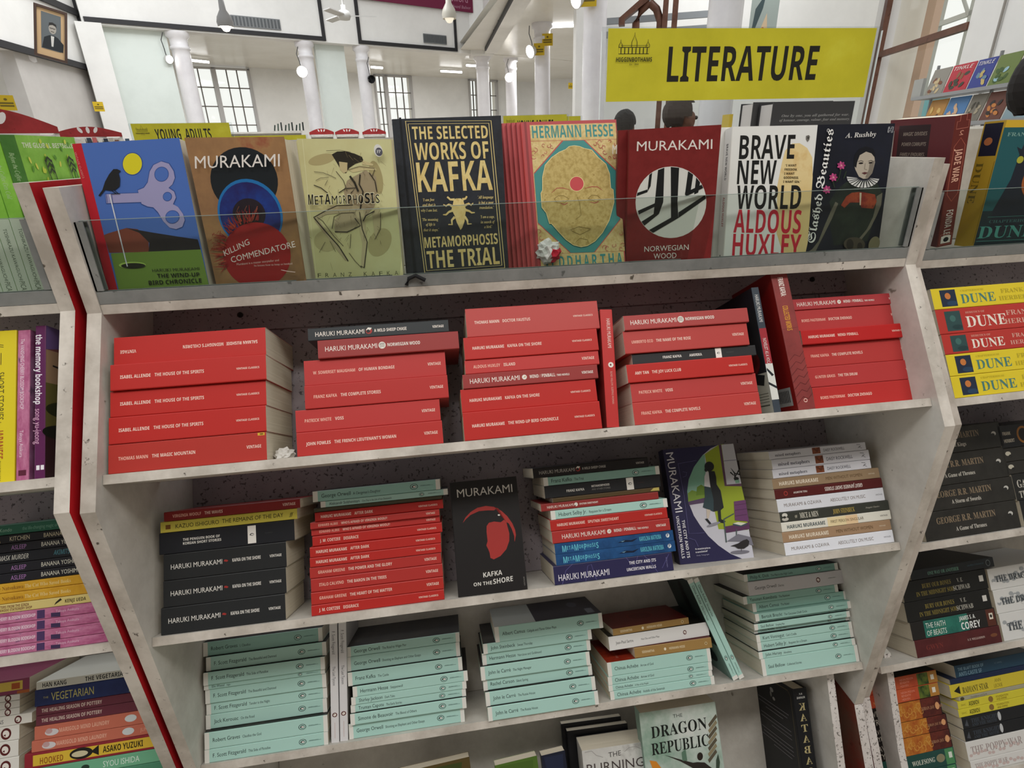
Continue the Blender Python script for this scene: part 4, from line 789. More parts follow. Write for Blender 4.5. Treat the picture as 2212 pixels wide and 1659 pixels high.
def c_sid(c):
    g = mottled('#c2a566', '#d9c48c', '#a98a4c', 110, rough=.35, key='pale_gold_print', metal=.1); rd, tl = '#b5484a', '#3f8a86'
    c.poly([(178, 140), (200, 140), (310, 1510), (285, 1515)], '#8f3638')
    c.poly([(232, 172), (1018, 150), (1030, 298), (243, 318)], g); c.text('HERMANN HESSE', (258, 292), (1000, 274), 108, tl, 'b', up=(-.08, -1))
    c.poly([(243, 322), (1030, 302), (1105, 1325), (320, 1358)], g)
    c.poly([(525, 316), (740, 310), (1035, 590), (1065, 1040), (830, 1338), (600, 1345), (305, 1075), (270, 610)], rd); c.poly([(540, 316), (728, 311), (1033, 600), (1062, 1032), (822, 1338), (608, 1344), (307, 1066), (272, 620)], tl)
    random.seed(9)
    for x0, y0, x1, y1, x2, y2 in ((255, 335, 500, 330, 270, 580), (1020, 320, 770, 325, 1030, 560), (315, 1335, 560, 1335, 310, 1100), (1095, 1315, 860, 1320, 1065, 1070)):
        for q in range(16):
            a, b = random.random(), random.random()
            if a+b > .9: continue
            x, y = x0+(x1-x0)*a+(x2-x0)*b, y0+(y1-y0)*a+(y2-y0)*b; r = 16+16*random.random(); n0 = random.random()*6
            c.line([(x+r*(1-.09*i)*math.cos(n0+i*.6), y+r*(1-.09*i)*math.sin(n0+i*.6)) for i in range(9)], 4, rd)
    out = [(640, 360), (690, 368), (730, 385), (800, 400), (860, 470), (930, 530), (965, 620), (975, 750), (998, 765), (1005, 880), (985, 960), (960, 1050), (900, 1160), (830, 1240), (760, 1282), (700, 1293), (630, 1275), (560, 1225), (490, 1150), (430, 1080), (410, 1080), (380, 980), (340, 930), (330, 800), (345, 770), (345, 650), (370, 540), (430, 470), (500, 420), (560, 395), (590, 368)]
    gold = mottled('#a89050', '#c6b070', '#937838', 130, rough=.35, key='hammered_gold_print', metal=.1); c.poly(out, '#e8d79c')
    cx, cy = 668, 820; c.poly([(cx+(x-cx)*.985, cy+(y-cy)*.99) for x, y in out], gold)
    c.ell(661, 712, 68, 69, '#e6d69a'); c.ell(661, 712, 63, 65, '#c4484c')
    for p in ([(430, 795), (480, 752), (530, 750), (600, 768)], [(735, 755), (800, 738), (850, 740), (895, 770)], [(505, 885), (545, 905), (578, 888)], [(780, 880), (830, 888), (862, 875)]): c.line(p, [3, 7, 7, 3][:len(p)], '#a8443c')
    ln = '#8a7436'
    for p in ([(455, 850), (490, 822), (540, 820), (590, 850), (545, 890), (480, 885), (455, 850)], [(765, 845), (800, 815), (850, 820), (885, 850), (840, 880), (765, 845)], [(665, 830), (690, 900), (700, 1000), (650, 1040)], [(600, 1135), (680, 1105), (790, 1125)], [(610, 1140), (690, 1180), (785, 1130)], [(650, 1250), (690, 1210), (760, 1225), (770, 1260)], [(700, 1130), (700, 1140)]): c.line(p, 4, ln)
    c.poly([(325, 1362), (1090, 1330), (1100, 1460), (335, 1500)], g)
    for i, ch in enumerate('SIDDHARTHA'): w_ = 34 if ch != 'I' else 16; xx = 352+i*75.5; c.text(ch, (xx, 1494-4.4*i), (xx+w_+14, 1492-4.4*i), 104, tl, 'b', up=(-.07, -1))
S_POS = Vector((.0646, .1241, .1985))
for i in range(5, 0, -1):
    shown(S_POS + Vector((-.0062*i, .0062*i, 0)), (.8, 18.6, .4), .1444, .2226, .0052, CR[4], lambda c: None, f'red hardback {["just behind the gold faced front copy", "second behind the gold faced copy", "third behind the gold faced copy", "fourth behind the gold faced copy", "rearmost behind the gold faced copy"][i-1]}', name='hardback_book', group='red hardbacks behind the gold face', spine='#8c3034', front='#b5484a', back='#7a2a2e')
shown(S_POS, (.8, 18.6, .4), .1444, .2226, .0055, CR[4], c_sid, 'red hardback with a gold face on green, front copy of its row', name='hardback_book', group='red hardbacks behind the gold face', crop=(1090, 230, 4.2536), spine='#c24a48', front='#b5484a', back='#7a2a2e')
def c_norw(c):
    w = '#e9e3dc'; k_ = '#141618'
    c.text('MURAKAMI', (1373.5, 327.5), (1540, 325), 21.5, w, 's', up=(.03, -1))
    c.ell(1449.5, 439.5, 77, 77, '#dcdcd6')
    def cl(pts):  # keep a shape inside the round emblem
        o = []
        for x, y in pts:
            d = Vector((x-1449.5, y-439.5)); 
            if d.length > 76: d = d.normalized()*76
            o.append((1449.5+d.x, 439.5+d.y))
        c.poly(o, k_)
    for p in ([(1421, 370), (1435, 365), (1433, 440), (1424, 465), (1412, 468)], [(1449, 362), (1468, 363), (1464, 440), (1466, 474), (1450, 478)], [(1490, 368), (1502, 376), (1492, 420), (1480, 425)], [(1508, 384), (1516, 396), (1509, 420), (1500, 424)], [(1400, 378), (1407, 374), (1405, 405), (1398, 418)],
              [(1372, 418), (1398, 412), (1398, 418), (1373, 426)], [(1378, 458), (1424, 438), (1424, 445), (1380, 466)], [(1385, 482), (1414, 464), (1424, 465), (1390, 492)], [(1402, 500), (1452, 472), (1466, 474), (1410, 508)], [(1466, 462), (1524, 425), (1526, 433), (1466, 474)], [(1480, 420), (1518, 402), (1520, 410), (1482, 428)]): cl(p)
    c.text('NORWEGIAN', (1393, 545), (1488, 541), 11.2, w, 's', up=(0, -1)); c.text('WOOD', (1413, 560), (1462, 558), 11.2, w, 's', up=(0, -1))
CRIM = mottled('#741e1e', '#7e2424', None, 60, key='crimson_print')
shown((.191, .139, .1985), (-9.0, 1.4, 1.3), .1282, .197, .014, CR[5], lambda c: c.text('M', (1343, 333), (1353, 333), 21, '#e9e3dc', 's'), 'dark red paperback half hidden behind its twin with the round white emblem', group='dark red paperbacks on the glazed tray', spine='#6a1a1a', front=CRIM)
shown((.2014, .1218, .1985), (-9.3, 1.2, 1.4), .1284, .1971, .0155, CR[5], c_norw, 'dark red paperback with a round black and white emblem, front copy', group='dark red paperbacks on the glazed tray', spine='#6a1a1a', front=CRIM)
def c_brave(c):
    cap = [(1717, 560), (1700, 553), (1690, 535), (1679, 500), (1680, 400), (1690, 350), (1697, 324), (1712, 309), (1728, 308), (1744, 318), (1755, 338), (1756, 380), (1750, 470), (1746, 520), (1740, 548)]
    c.poly(cap, mottled('#dcbf80', '#e6cf98', '#cfa258', 9, key='amber_print')); k_, rd = '#161616', '#c8283c'
    for st, p0, p1, h in (('BRAVE', (1596.5, 343), (1716, 341), 49), ('NEW', (1592, 396.5), (1676, 395), 49), ('WORLD', (1590, 450), (1730, 447), 49)): c.text(st, p0, p1, h, k_, 'b', up=(.07, -1))
    for st, p0, p1, h in (('ALDOUS', (1584, 501), (1730, 499), 48), ('HUXLEY', (1581, 551), (1730, 549), 46)): c.text(st, p0, p1, h, rd, 'b', up=(.07, -1))
    for i, (st, x0, x1) in enumerate((('\u201cI WANT', 1697, 1721), ('FREEDOM,', 1696, 1723), ('I WANT', 1695, 1717), ('GOODNESS.', 1694, 1726), ('I WANT SIN.\u201d', 1693, 1731))): c.text(st, (x0, 357.5+8.6*i), (x1, 357.3+8.6*i), 4.6, '#3a2c14', 'b')
    c.poly([(1741, 293), (1747, 291), (1749.5, 294), (1748, 301), (1744.5, 305.5), (1741, 300)], '#6f6c66'); c.ell(1745.5, 297, 1.4, 2.6, '#2e2c2a')
huxsp = words(('BRAVE NEW WORLD', 22, .5, 6.6, '#26262a', 'b', .55), ('ALDOUS HUXLEY', 98, .5, 6.6, '#a03a3c', 'b', .55), ('ELL', 186, .5, 2, 2.2, '#44444a'))
shown((.3535, .1500, .1985), (-5.2, 8.2, -.4), .1292, .1983, .024, CR[6], lambda c: None, 'white paperback half hidden behind the white cover with black and red capitals', group='white paperbacks on the glazed tray', spine='#c9c7c4', front='#dfded9', art=huxsp)
shown((.3592, .1237, .1985), (-5.2, 8.2, -.4), .1292, .1983, .0245, CR[6], c_brave, 'white paperback with large black and red capitals and amber capsule', group='white paperbacks on the glazed tray', spine='#d9d7d2', front='#e6e6e3', art=huxsp)
def c_slash(c):
    c.poly([(245, 100), (1105, 85), (910, 1530), (95, 1560)], mottled('#10131d', '#171b2a', '#1c1a20', 10, key='midnight_print'))
    sk, dk = '#b9ae9e', '#6f6a5c'
    c.poly([(370, 960), (460, 820), (560, 740), (650, 730), (900, 740), (960, 860), (930, 1000), (860, 1200), (800, 1400), (560, 1440), (420, 1450), (380, 1250), (400, 1080)], mottled('#1c2420', '#2c362c', '#3a2e22', 30, key='dark_leafy_print'))
    c.poly([(440, 960), (470, 980), (400, 1150), (330, 1290), (240, 1470), (215, 1520), (105, 1540), (180, 1490), (250, 1400), (320, 1220), (390, 1060)], dk); c.poly([(900, 900), (965, 860), (950, 1000), (900, 1120), (830, 1260), (720, 1400), (690, 1520), (650, 1520), (690, 1390), (790, 1270), (860, 1130), (890, 1010)], dk)
    c.poly([(500, 1000), (560, 900), (620, 860), (720, 850), (880, 880), (900, 960), (860, 1040), (730, 1030), (710, 970), (600, 970), (540, 1030)], mottled('#7c2620', '#a34a2c', '#5a1a18', 60, key='red_feather_print')); c.line([(720, 860), (715, 1000)], [22, 12], '#c9c0a4')
    c.poly([(650, 560), (660, 440), (720, 390), (800, 380), (870, 430), (880, 520), (850, 640), (800, 700), (750, 705), (700, 680), (660, 600)], sk)
    c.poly([(640, 560), (650, 440), (700, 370), (780, 340), (860, 370), (890, 440), (880, 470), (840, 420), (780, 400), (710, 440), (680, 520), (670, 580)], '#0e1018')
    c.poly([(820, 520), (878, 500), (850, 640), (800, 700), (770, 690), (810, 600)], '#857c70')
    c.ell(722, 530, 26, 10, '#26201e', -4); c.ell(830, 525, 22, 9, '#26201e', -4); c.line([(690, 510), (725, 500), (750, 512)], 5, '#332c28'); c.line([(805, 508), (835, 498), (860, 510)], 5, '#332c28'); c.line([(770, 530), (762, 595), (790, 602)], 5, '#8f8474'); c.poly([(730, 640), (762, 628), (800, 636), (765, 656)], '#5a2c30')
    for i in range(13):
        a = rad(12+i*13.2); x0, y0 = 752+70*math.cos(a), 690+28*math.sin(a); x1, y1 = 745+185*math.cos(a), 680+125*math.sin(a); b = rad(12+i*13.2+10); x2, y2 = 745+185*math.cos(b), 680+125*math.sin(b)
        c.poly([(x0, y0), (x1, y1), (x2, y2)], '#e2e2de' if i % 2 else '#c4c4c2')
    for x, y in ((498, 555), (408, 688), (335, 825)):
        for q in range(7): a = q*.9; c.ell(x+26*math.cos(a), y+26*math.sin(a), 22, 13, '#c8508a' if q % 2 else '#a83a70', math.degrees(a), 12)
        c.ell(x, y, 12, 12, '#d8909a')
    for p in ([(490, 600), (470, 690), (440, 740)], [(550, 620), (520, 700)], [(400, 730), (420, 800)]): c.line(p, 8, '#2c4026')
    c.ell(640, 1440, 120, 80, '#4c4438', 5); c.ell(590, 1440, 40, 60, '#2a2620'); c.ell(700, 1470, 30, 50, '#2a2620'); c.ell(860, 1440, 60, 90, '#7a7258', 20)
    w = '#ecebe8'
    c.text('Slashed', (193, 1425), (290, 880), 82, w, 'k', up=(-1, -.14)); c.text('Beauties', (292, 815), (412, 155), 82, w, 'k', up=(-1, -.14))
    c.text('A. Rushby', (535, 250), (880, 232), 54, '#dcdad6', 'e'); c.line([(1008, 190), (1020, 128), (1032, 128), (1028, 152), (1050, 152), (1054, 128), (1072, 126), (1060, 190), (1044, 190), (1048, 168), (1024, 168), (1020, 190)], 5, '#cfd0d4', True)
shown((.4914, .1241, .1985), (2.1, 7.4, -.4), .1284, .197, .016, CR[7], c_slash, 'near black paperback with a woman in a white ruff', crop=(1720, 250, 5.184), spine='#141722', front='#10131d')

# third shelf, face out
S3 = shelf_frame(CENTRE, 3)
KC = ((970.7, 1043.5), (1114.5, 1029), (1140.7, 1275.8), (991.5, 1288.5))
def c_kots(c):
    w, rd, k_ = '#dcd8d2', '#a93430', '#1d1a1b'
    c.text('MURAKAMI', (262, 308), (922, 240), 96, w, 's', up=(-.09, -1))
    c.poly([(328, 612), (360, 545), (420, 480), (500, 430), (600, 408), (700, 420), (790, 470), (860, 535), (920, 620), (955, 700), (965, 760), (950, 845), (940, 770), (910, 680), (880, 625), (850, 610), (860, 650), (885, 740), (885, 830), (850, 930), (780, 1010), (700, 1048), (660, 1030), (650, 970), (635, 930), (610, 880), (625, 830), (612, 720), (612, 650), (640, 610), (700, 596), (780, 606), (822, 575), (790, 520), (750, 440), (735, 435), (700, 462), (620, 462), (520, 470), (420, 515), (360, 570)], rd)
    c.ell(758, 519, 15, 9, '#ece8e2'); c.poly([(850, 605), (875, 620), (915, 690), (945, 775), (948, 840), (930, 760), (885, 660)], k_)
    c.text('KAFKA', (578, 1260), (803, 1232), 55, w, 'b', up=(-.08, -1)); c.text('ON THE', (465, 1362), (683, 1342), 40, w, 'b', up=(-.08, -1)); c.text('SHORE', (697, 1342), (932, 1310), 58, w, 'b', up=(-.08, -1)); c.text('VINTAGE', (1083, 1370), (1070, 1262), 16, '#8a8682', 's', up=(-1, .1))
shown((-.101, -.0165, -.2625), (-1.7, 36, .7), .1086, .1758, .018, KC, c_kots, 'black paperback standing face out with a red head silhouette', crop=(940, 1020, 5.531), spine='#1b191a', front='#1d1a1b', back='#1b191a')
CC = ((1428, 976), (1583.5, 957), (1631, 1204.5), (1466, 1218))
def c_city(c):
    nv = '#29264c'; w = '#e4e2ea'
    c.poly([(1640, 92), (1785, 75), (1995, 1172), (1880, 1178), (1760, 1130), (1640, 1050), (1540, 960), (1460, 860), (1400, 770), (1350, 650), (1335, 540), (1350, 430), (1400, 310), (1480, 200), (1560, 130)], '#c9c8d2')
    c.poly([(1335, 540), (1350, 430), (1400, 310), (1480, 200), (1505, 185), (1520, 500), (1520, 600), (1350, 660)], '#7fb39c'); c.poly([(1340, 500), (1450, 480), (1520, 470), (1520, 590), (1350, 600)], '#8ab6a4')
    c.poly([(1342, 560), (1380, 530), (1440, 545), (1520, 520), (1520, 610), (1345, 640)], '#7c9a3c'); c.poly([(1420, 580), (1430, 500), (1470, 475), (1510, 500), (1515, 570)], '#6a8a30'); c.poly([(1345, 640), (1520, 595), (1540, 640), (1352, 672)], '#5a4664')
    c.poly([(1505, 185), (1640, 92), (1690, 82), (1700, 470), (1868, 480), (1920, 700), (1930, 900), (1640, 895), (1600, 720)], '#9aaa2e')
    c.poly([(1640, 92), (1665, 90), (1720, 470), (1868, 455), (1868, 482), (1700, 484)], '#5f4058'); c.poly([(1668, 90), (1785, 76), (1865, 455), (1722, 465)], '#c6c6ce'); c.line([(1690, 245), (1815, 230)], 8, '#8f8fa4')
    k_ = '#1f2226'
    for p in ([(1800, 430), (1800, 360), (1760, 310)], [(1800, 400), (1840, 330)], [(1795, 360), (1850, 370)], [(1790, 380), (1755, 350)]): c.line(p, [8, 14, 3][:len(p)], k_)
    c.ell(1815, 410, 26, 16, k_); c.poly([(1800, 425), (1845, 420), (1848, 450), (1808, 455)], '#7fae94')
    c.poly([(1515, 360), (1545, 350), (1560, 500), (1500, 490), (1500, 400)], '#d9d8dc'); c.poly([(1500, 490), (1560, 500), (1590, 600), (1590, 730), (1485, 690), (1505, 600)], '#33464c')
    c.poly([(1540, 345), (1600, 345), (1615, 400), (1620, 470), (1660, 530), (1690, 690), (1660, 715), (1590, 730), (1590, 620), (1555, 470)], k_); c.ell(1548, 302, 46, 46, k_); c.ell(1515, 335, 14, 18, k_)
    c.poly([(1520, 705), (1560, 715), (1545, 790), (1525, 800)], '#c9bcae'); c.poly([(1505, 800), (1530, 795), (1575, 850), (1560, 860)], k_); c.poly([(1630, 720), (1660, 715), (1665, 800), (1710, 820), (1690, 838), (1640, 830)], k_)
    c.ell(1590, 850, 70, 14, '#8f8d98', -18)
    pr = '#6d3f6c'
    c.poly([(1790, 630), (1905, 612), (1940, 820), (1800, 810)], pr); c.poly([(1700, 870), (1940, 830), (1950, 890), (1710, 930)], '#5c3458')
    for y in (665, 715, 770): c.line([(1800, y), (1918, y-18)], 4, '#4a2a48')
    c.line([(1690, 800), (1715, 1020)], 12, '#4c5a58'); c.line([(1690, 800), (1790, 745)], 10, '#4c5a58'); c.line([(1815, 890), (1815, 950)], 10, '#4c5a58'); c.poly([(1720, 1010), (1830, 940), (1960, 970), (1985, 1050), (1850, 1010)], '#7a7884')
    c.poly([(1780, 840), (1830, 825), (1915, 835), (1860, 858)], '#dcdcc8'); c.poly([(1780, 840), (1860, 858), (1920, 838), (1920, 850), (1860, 870), (1780, 855)], '#3f5660')
    c.poly([(1755, 1055), (1830, 1030), (1880, 1000), (1920, 988), (1943, 1010), (1935, 1050), (1890, 1080), (1830, 1080), (1800, 1060)], '#2a2628'); c.ell(1850, 1112, 95, 17, '#77757f', -3); c.line([(1865, 1080), (1862, 1105)], 5, '#2a2628')
    for p in ([(1245, 285), (1420, 250)], [(1245, 285), (1290, 520), (1300, 570)], [(1290, 360), (1330, 365), (1320, 400), (1290, 410)], [(1300, 570), (1350, 940), (1500, 930)], [(1350, 980), (1410, 1000), (1440, 1060)]): c.line(p, 3, '#6a669a')
    c.text('MURAKAMI', (1128, 190), (1222, 745), 70, w, 's', up=(1, -.17)); c.text('THE CITY AND ITS', (1280, 815), (1335, 1168), 27, w, 'b', up=(1, -.17)); c.text('UNCERTAIN WALLS', (1225, 780), (1285, 1172), 27, w, 'b', up=(1, -.17))
    c.text('\u2018A masterpiece,', (1408, 1092), (1560, 1078), 15, w, 'b'); c.text('translated\u2019', (1415, 1122), (1532, 1108), 15, w, 'b'); c.text('Daily Telegraph', (1425, 1150), (1545, 1138), 11, '#a9a6c0', 's')
CITY_BK = '#1a1730'
shown((.282, .007, -.2775), (-7.5, 37, 3.2), .1271, .195, .030, CC, c_city, 'dark violet paperback face out with a walking woman in a round window', crop=(1180, 940, 4.424), spine=CITY_BK, front='#29264c', back=CITY_BK)

# bottom shelf, face out and cut by the frame
E5 = EDGE[5]
def foot(topc, lean):   # height from the bottom shelf up to a cover's top edge, measured along the leaning cover
    return (Vector(topc)-E5).dot(SN)
DC = ((1385, 1539.5), (1546, 1518.6), (1588, 1783), (1430, 1805))
def c_dragon(c):
    c.poly([(205, 240), (1000, 140), (1210, 1430), (420, 1560)], mottled('#7fa08c', '#c3cec6', '#dadcd8', 9, key='misty_green_print')); k_ = '#161b18'
    c.text('THE', (565, 292), (664, 280), 34, '#2e3a34', 's'); c.text('DRAGON', (345, 485), (925, 400), 112, k_, 'f', up=(-.12, -1)); c.text('REPUBLIC', (355, 645), (948, 560), 112, k_, 'f', up=(-.12, -1))
    for i in range(7): y = 300+56*i; c.poly([(935, y+60), (1015, y-40), (1030, y-10), (950, y+90)], '#8f8468' if i % 2 else '#5c5444')
    c.poly([(480, 640), (660, 690), (780, 720), (825, 715), (900, 720), (1000, 790), (985, 830), (920, 800), (930, 1100), (820, 1100), (830, 800), (760, 760), (650, 705)], '#2c2622'); c.ell(852, 662, 30, 38, '#2a211c'); c.poly([(330, 690), (400, 700), (450, 760), (500, 830), (520, 1000), (380, 1000), (400, 850)], '#d98a2c'); c.poly([(380, 760), (430, 780), (450, 830), (400, 830)], '#f0c860')
    c.poly([(660, 620), (700, 590), (720, 700), (670, 700)], '#5c7c68'); c.poly([(1020, 700), (1040, 640), (1060, 720), (1050, 800), (1020, 790)], '#3a4a3c')
Dtop = Vector((.2475, .0085, -.6275)); DH = (Dtop-E5).dot(SN)
shown(Dtop-SN*DH, (-1.0, 31, .8), .1505, DH, .040, DC, c_dragon, 'misty green paperback face out on the bottom shelf', crop=(1340, 1490, 4.885), spine='#7f988a', front='#a3b4aa', back='#6a7c72')
BC_ = ((1254.3, 1612), (1391, 1598.6), (1420, 1830), (1274, 1846))
def c_burn(c):
    c.poly([(1615, 297), (2172, 242), (2290, 1190), (1696, 1255)], mottled('#c9c7c4', '#d9d8d4', '#a9a6a2', 14, key='pale_cloud_print')); k_ = '#3c3836'
    c.text('THE', (1850, 365), (1960, 350), 44, k_, 's', up=(-.08, -1)); c.text('BURNING', (1660, 502), (2168, 455), 84, '#4a4040', 's', up=(-.08, -1))
    c.line([(1990, 320), (2030, 285), (2090, 280), (2150, 310), (2170, 360)], 4, '#9a9794'); c.line([(1640, 310), (1700, 300), (1740, 340), (1800, 360)], 5, '#a09d9a')
Btop = Vector((.1175, -.001, -.6945)); BH = (Btop-E5).dot(SN)
shown(Btop-SN*BH, (-1.5, 31, .5), .1262, BH, .055, BC_, c_burn, 'pale grey paperback face out on the bottom shelf', crop=(860, 1540, 4.096), spine='#b9b6b2', front='#d0cecb', back='#8a8784')
for i, (dx, dd, hh) in enumerate(((-.016, .062, .010), (-.024, .078, .018))):
    shown(Btop-SN*BH+SY*dd+Vector((dx, 0, 0)), (-2.0, 31, .5), .126, BH+hh, .014, BC_, lambda c: None, ['black edged book just behind the pale grey face-out paperback', 'black edged book farthest behind the pale grey face-out paperback'][i], group='black books behind the pale grey cover', spine='#16171c', front='#1a1b21', back='#16171c')
for x0, x1, z, col, lab, art_ in ((-.292, -.150, -.665, '#5a4a26', 'brown and green book whose top edge shows at the bottom of the frame', '#3f4a20'), (-.105, -.024, -.690, '#55752c', 'grass green book whose top edge shows at the bottom of the frame', '#4c6a26'), (-.016, .030, -.686, '#1b2034', 'navy book whose corner shows at the bottom of the frame', '#222a44')):
    tp = Vector(((x0+x1)/2, .0, z)); hh = (tp-E5).dot(SN)
    shown(tp-SN*hh, (3, 31, 1.0), x1-x0, hh, .02, ((0, 0), (1, 0), (1, 1), (0, 1)), (lambda cc: (lambda c: (c.poly([(.1, .02), (.9, .03), (.8, .3), (.2, .25)], cc), c.ell(.6, .12, .2, .05, '#7a3a2a') if cc == '#3f4a20' else None)))(art_), lab, spine=col, front=col)
def kat_sp(F, L, t):
    g = '#b9ab7c'
    F.text('R.F.', (12, t*.62), (12, t*.38), 3.4, '#d9d9d6', 'b', up=(-1, 0)); F.text('KUANG', (19, t*.78), (19, t*.22), 3.8, '#d9d9d6', 'b', up=(-1, 0))
    for i, ch in enumerate('KATABASIS'): F.text(ch, (41+20*i, t*.73), (41+20*i, t*.27), 13.5, g, 'f', up=(-1, 0))
def kat_bk(F, D, L):
    g = '#5c533a'; F.line([(.07, .0), (.07, .93), (.12, .965), (.88, .965), (.93, .93), (.93, 0)], .008, g); F.ell(.5, .88, .04, .02, '#8f8d8a'); F.ell(.47, .84, .02, .025, '#77756f'); F.ell(.53, .81, .03, .015, '#8f8d8a')
    for i, (a, b) in enumerate(((.16, .86), (.2, .86), (.3, .7), (.0, 0), (.15, .84), (.15, .84), (.15, .6), (0, 0), (.15, .86), (.15, .82), (.15, .86), (.2, .6))):
        if b: F.line([(1-b, .75-.033*i), (1-a, .75-.033*i)], .006, '#6f6d72')
kh = 234
standing(CENTRE, 5, 489, kh, 31.5, .153, d=.004, lean=7, twist=2, name='hardback_book', spine='#17181c', front='#141519', back='#131418', label='thick black hardback standing at the right end of the bottom shelf', hard=True, art=kat_sp, back_art=kat_bk)

# ------------------------------------------------------------------ left bookcase, its visible right end
g_ = 'books in the left bookcase'
def hstack(case, k, side, bounds, ends, L, specs, where, group, drop=0.0, d=5, depth=.129):
    """bounds: heights bottom to top; ends: one x per book (its right end if side is 'r', else its left end)"""
    rows = [((e-l/2) if side == 'r' else (e+l/2), l, z, d) for e, z, l in zip(ends, bounds, (L if isinstance(L, list) else [L]*len(ends)))]
    stack(case, k, rows+[bounds[-1]], specs, where, group, drop, depth)
pinkp = mottled('#a8527c', '#c47a9c', '#5e3a66', 40, key='pink_blossom_print', vec=(1, 1, 3))
pk = ('pink blossom patterned paperback', V_(words(('THE VANISHING CHERRY BLOSSOM BOOKSHOP', 28, .5, 4.4, '#ecd6e2', 'b', .50), ('Takuya Asakura', 128, .6, 3.6, '#dcb6cc', 's', .9), ('POLY', [(104, .1), (114, .1), (114, .9), (104, .9)], '#4a3460'), ('POLY', [(122, .1), (134, .05), (134, .45), (122, .5)], '#3c2c50')), pinkp))
asl = ('slim black paperback with lilac title', V_(words(('ASLEEP', 70, .5, 6, '#a878b4', 's', .72), ('BANANA YOSHIMOTO', 109, .5, 6, '#d9d6c8', 's', .68)), '#1b1b22'))
ye = ('golden yellow paperback', V_(words(('Sosuke Natsukawa', 40, .5, 5, '#8a5a14', 'f', .8), ('The Cat Who Saved Books', 88, .5, 5, '#e8cf8c', 'f', .72), ('ELL', 184, .5, 5, 4.5, '#b08418')), mottled('#c9921e', '#d9a830', None, 30, key='golden_print')))
hstack(LEFT, 3, 'r', [0, 12.5, 28.2, 42.5, 57.1, 69.7, 84.5, 97.8, 111.1, 124.9, 139.9, 152.8, 164.8, 178.8], [585]*13, 198, [pk, pk, pk, pk,
    ('cream paperback with red and black lettering', V_(words(('LETTERS FROM THE GINZA', 52, .68, 3.6, '#6a2a1e', 'b', .62), ('SHIHODO STATIONERY SHOP', 54, .32, 3.4, '#6a2a1e', 'b', .62), ('KENJI UEDA', 140, .5, 4.6, '#4a3a1c', 'b', .72), ('POLY', [(126, .2), (136, .7), (134, .9), (128, .5)], '#2a2414')), '#d9c67e')), ye, ye, asl, asl,
    ('black paperback with white slanted capitals', V_(words(('THE NOH MASK MURDER', 30, .5, 6.4, '#dcdad2', 'i', .62), ('AKIMITSU TAKAGI', 125, .5, 6.4, '#4f8a98', 'i', .62)), '#1a1c22')), asl,
    ('slim black paperback with cream title', V_(words(('KITCHEN', 68, .5, 6, '#d9d0b4', 's', .72), ('BANANA YOSHIMOTO', 112, .5, 6, '#d9d0b4', 's', .68), ('ELL', 50, .2, 6, 4, '#cfc084')), '#1c1c22')),
    ('dark green paperback', V_(words(('Marie Kondo', 40, .5, 5, '#9cc4b4', 's', .8), ('the life-changing magic of tidying', 84, .5, 5, '#7ab09c', 's', .62)), '#2f6e58', front='#2f6e58'))], 'the left bookcase\u2019s third shelf', 'books stacked on the left third shelf')
hd = ('coral orange paperback with pale petals', V_(words(('MARIGOLD MIND LAUNDRY', 36, .5, 6, '#e6b09a', 'b', .62), ('JUNGEUN YUN', 160, .5, 5.4, '#e0a890', 's', .8), ('ELL', 25, .45, 10, 5, '#d6d2d4'), ('ELL', 21, .55, 5, 4, '#c4a0a0'), ('ELL', 142, .55, 9, 5.5, '#d4dadc')), '#c8705a'))
hp = ('plum paperback with cream capitals', V_(words(('THE HEALING SEASON OF POTTERY', 8, .5, 5.4, '#ddc9be', 'b', .66), ('YEON SOMIN', 148, .5, 5.2, '#8a5a64', 'b', .8)), '#6a2f3e'))
hstack(LEFT, 4, 'r', [0, 14, 34, 57.9, 75.4, 96.3, 111.9, 125.9, 151.2, 163.9], [594, 588, 578, 588, 592, 594, 594, 592, 594], [198]*9, [('dull green paperback', V_(None, '#4c8a6c')),
    ('pale green paperback with white capitals', V_(words(('SYOU ISHIDA', 104, .5, 9, '#d9ece0', 's', .7), ('ELL', 78, .5, 6, 4, '#1f3a2c')), '#6fb08c')),
    ('dark red paperback with yellow fish label', V_(words(('HOOKED', 22, .42, 9, '#9a5a14', 'b', .62), ('ELL', 82, .5, 17, 8.5, '#1c1a14'), ('ELL', 80, .48, 12, 4.5, '#cfc7a4'), ('POLY', [(96, .5), (108, .2), (108, .85)], '#1c1a14'), ('ASAKO YUZUKI', 114, .5, 9, '#2a2208', 'b', .62), bg=((12, .16, 192, .84, '#dcb83a'),)), '#8f2430')), hd, hd, hp, hp,
    ('navy paperback with yellow capitals', V_(words(('THE', 12, .5, 3, '#b9b478', 's', 1), ('VEGETARIAN', 24, .5, 12, '#cfc878', 's', .62), ('HAN KANG', 146, .5, 10, '#2c3010', 's', .62), bg=((140, .08, 198, .95, '#b4b43a'),)), mottled('#1d2a5c', '#24356e', None, 20, key='navy_print'))),
    ('white paperback with bold black capitals', V_(words(('HAN KANG', 9, .5, 6.6, '#1c1c1c', 'b', .70), ('THE VEGETARIAN', 72, .5, 6.6, '#1c1c1c', 'b', .78)), '#dcdcd2'))], 'the lower-left coral stack', 'books in the right stack of the left fourth shelf')
wp = ('white paperback with dark red oval emblem', V_(words(('REDBIRD', 181, .5, 4.6)), '#e6e4de'))
ww = ('thick white paperback with dark red oval emblem', V_(words(('REDBIRD', 179, .5, 7.5)), '#e6e4de'))
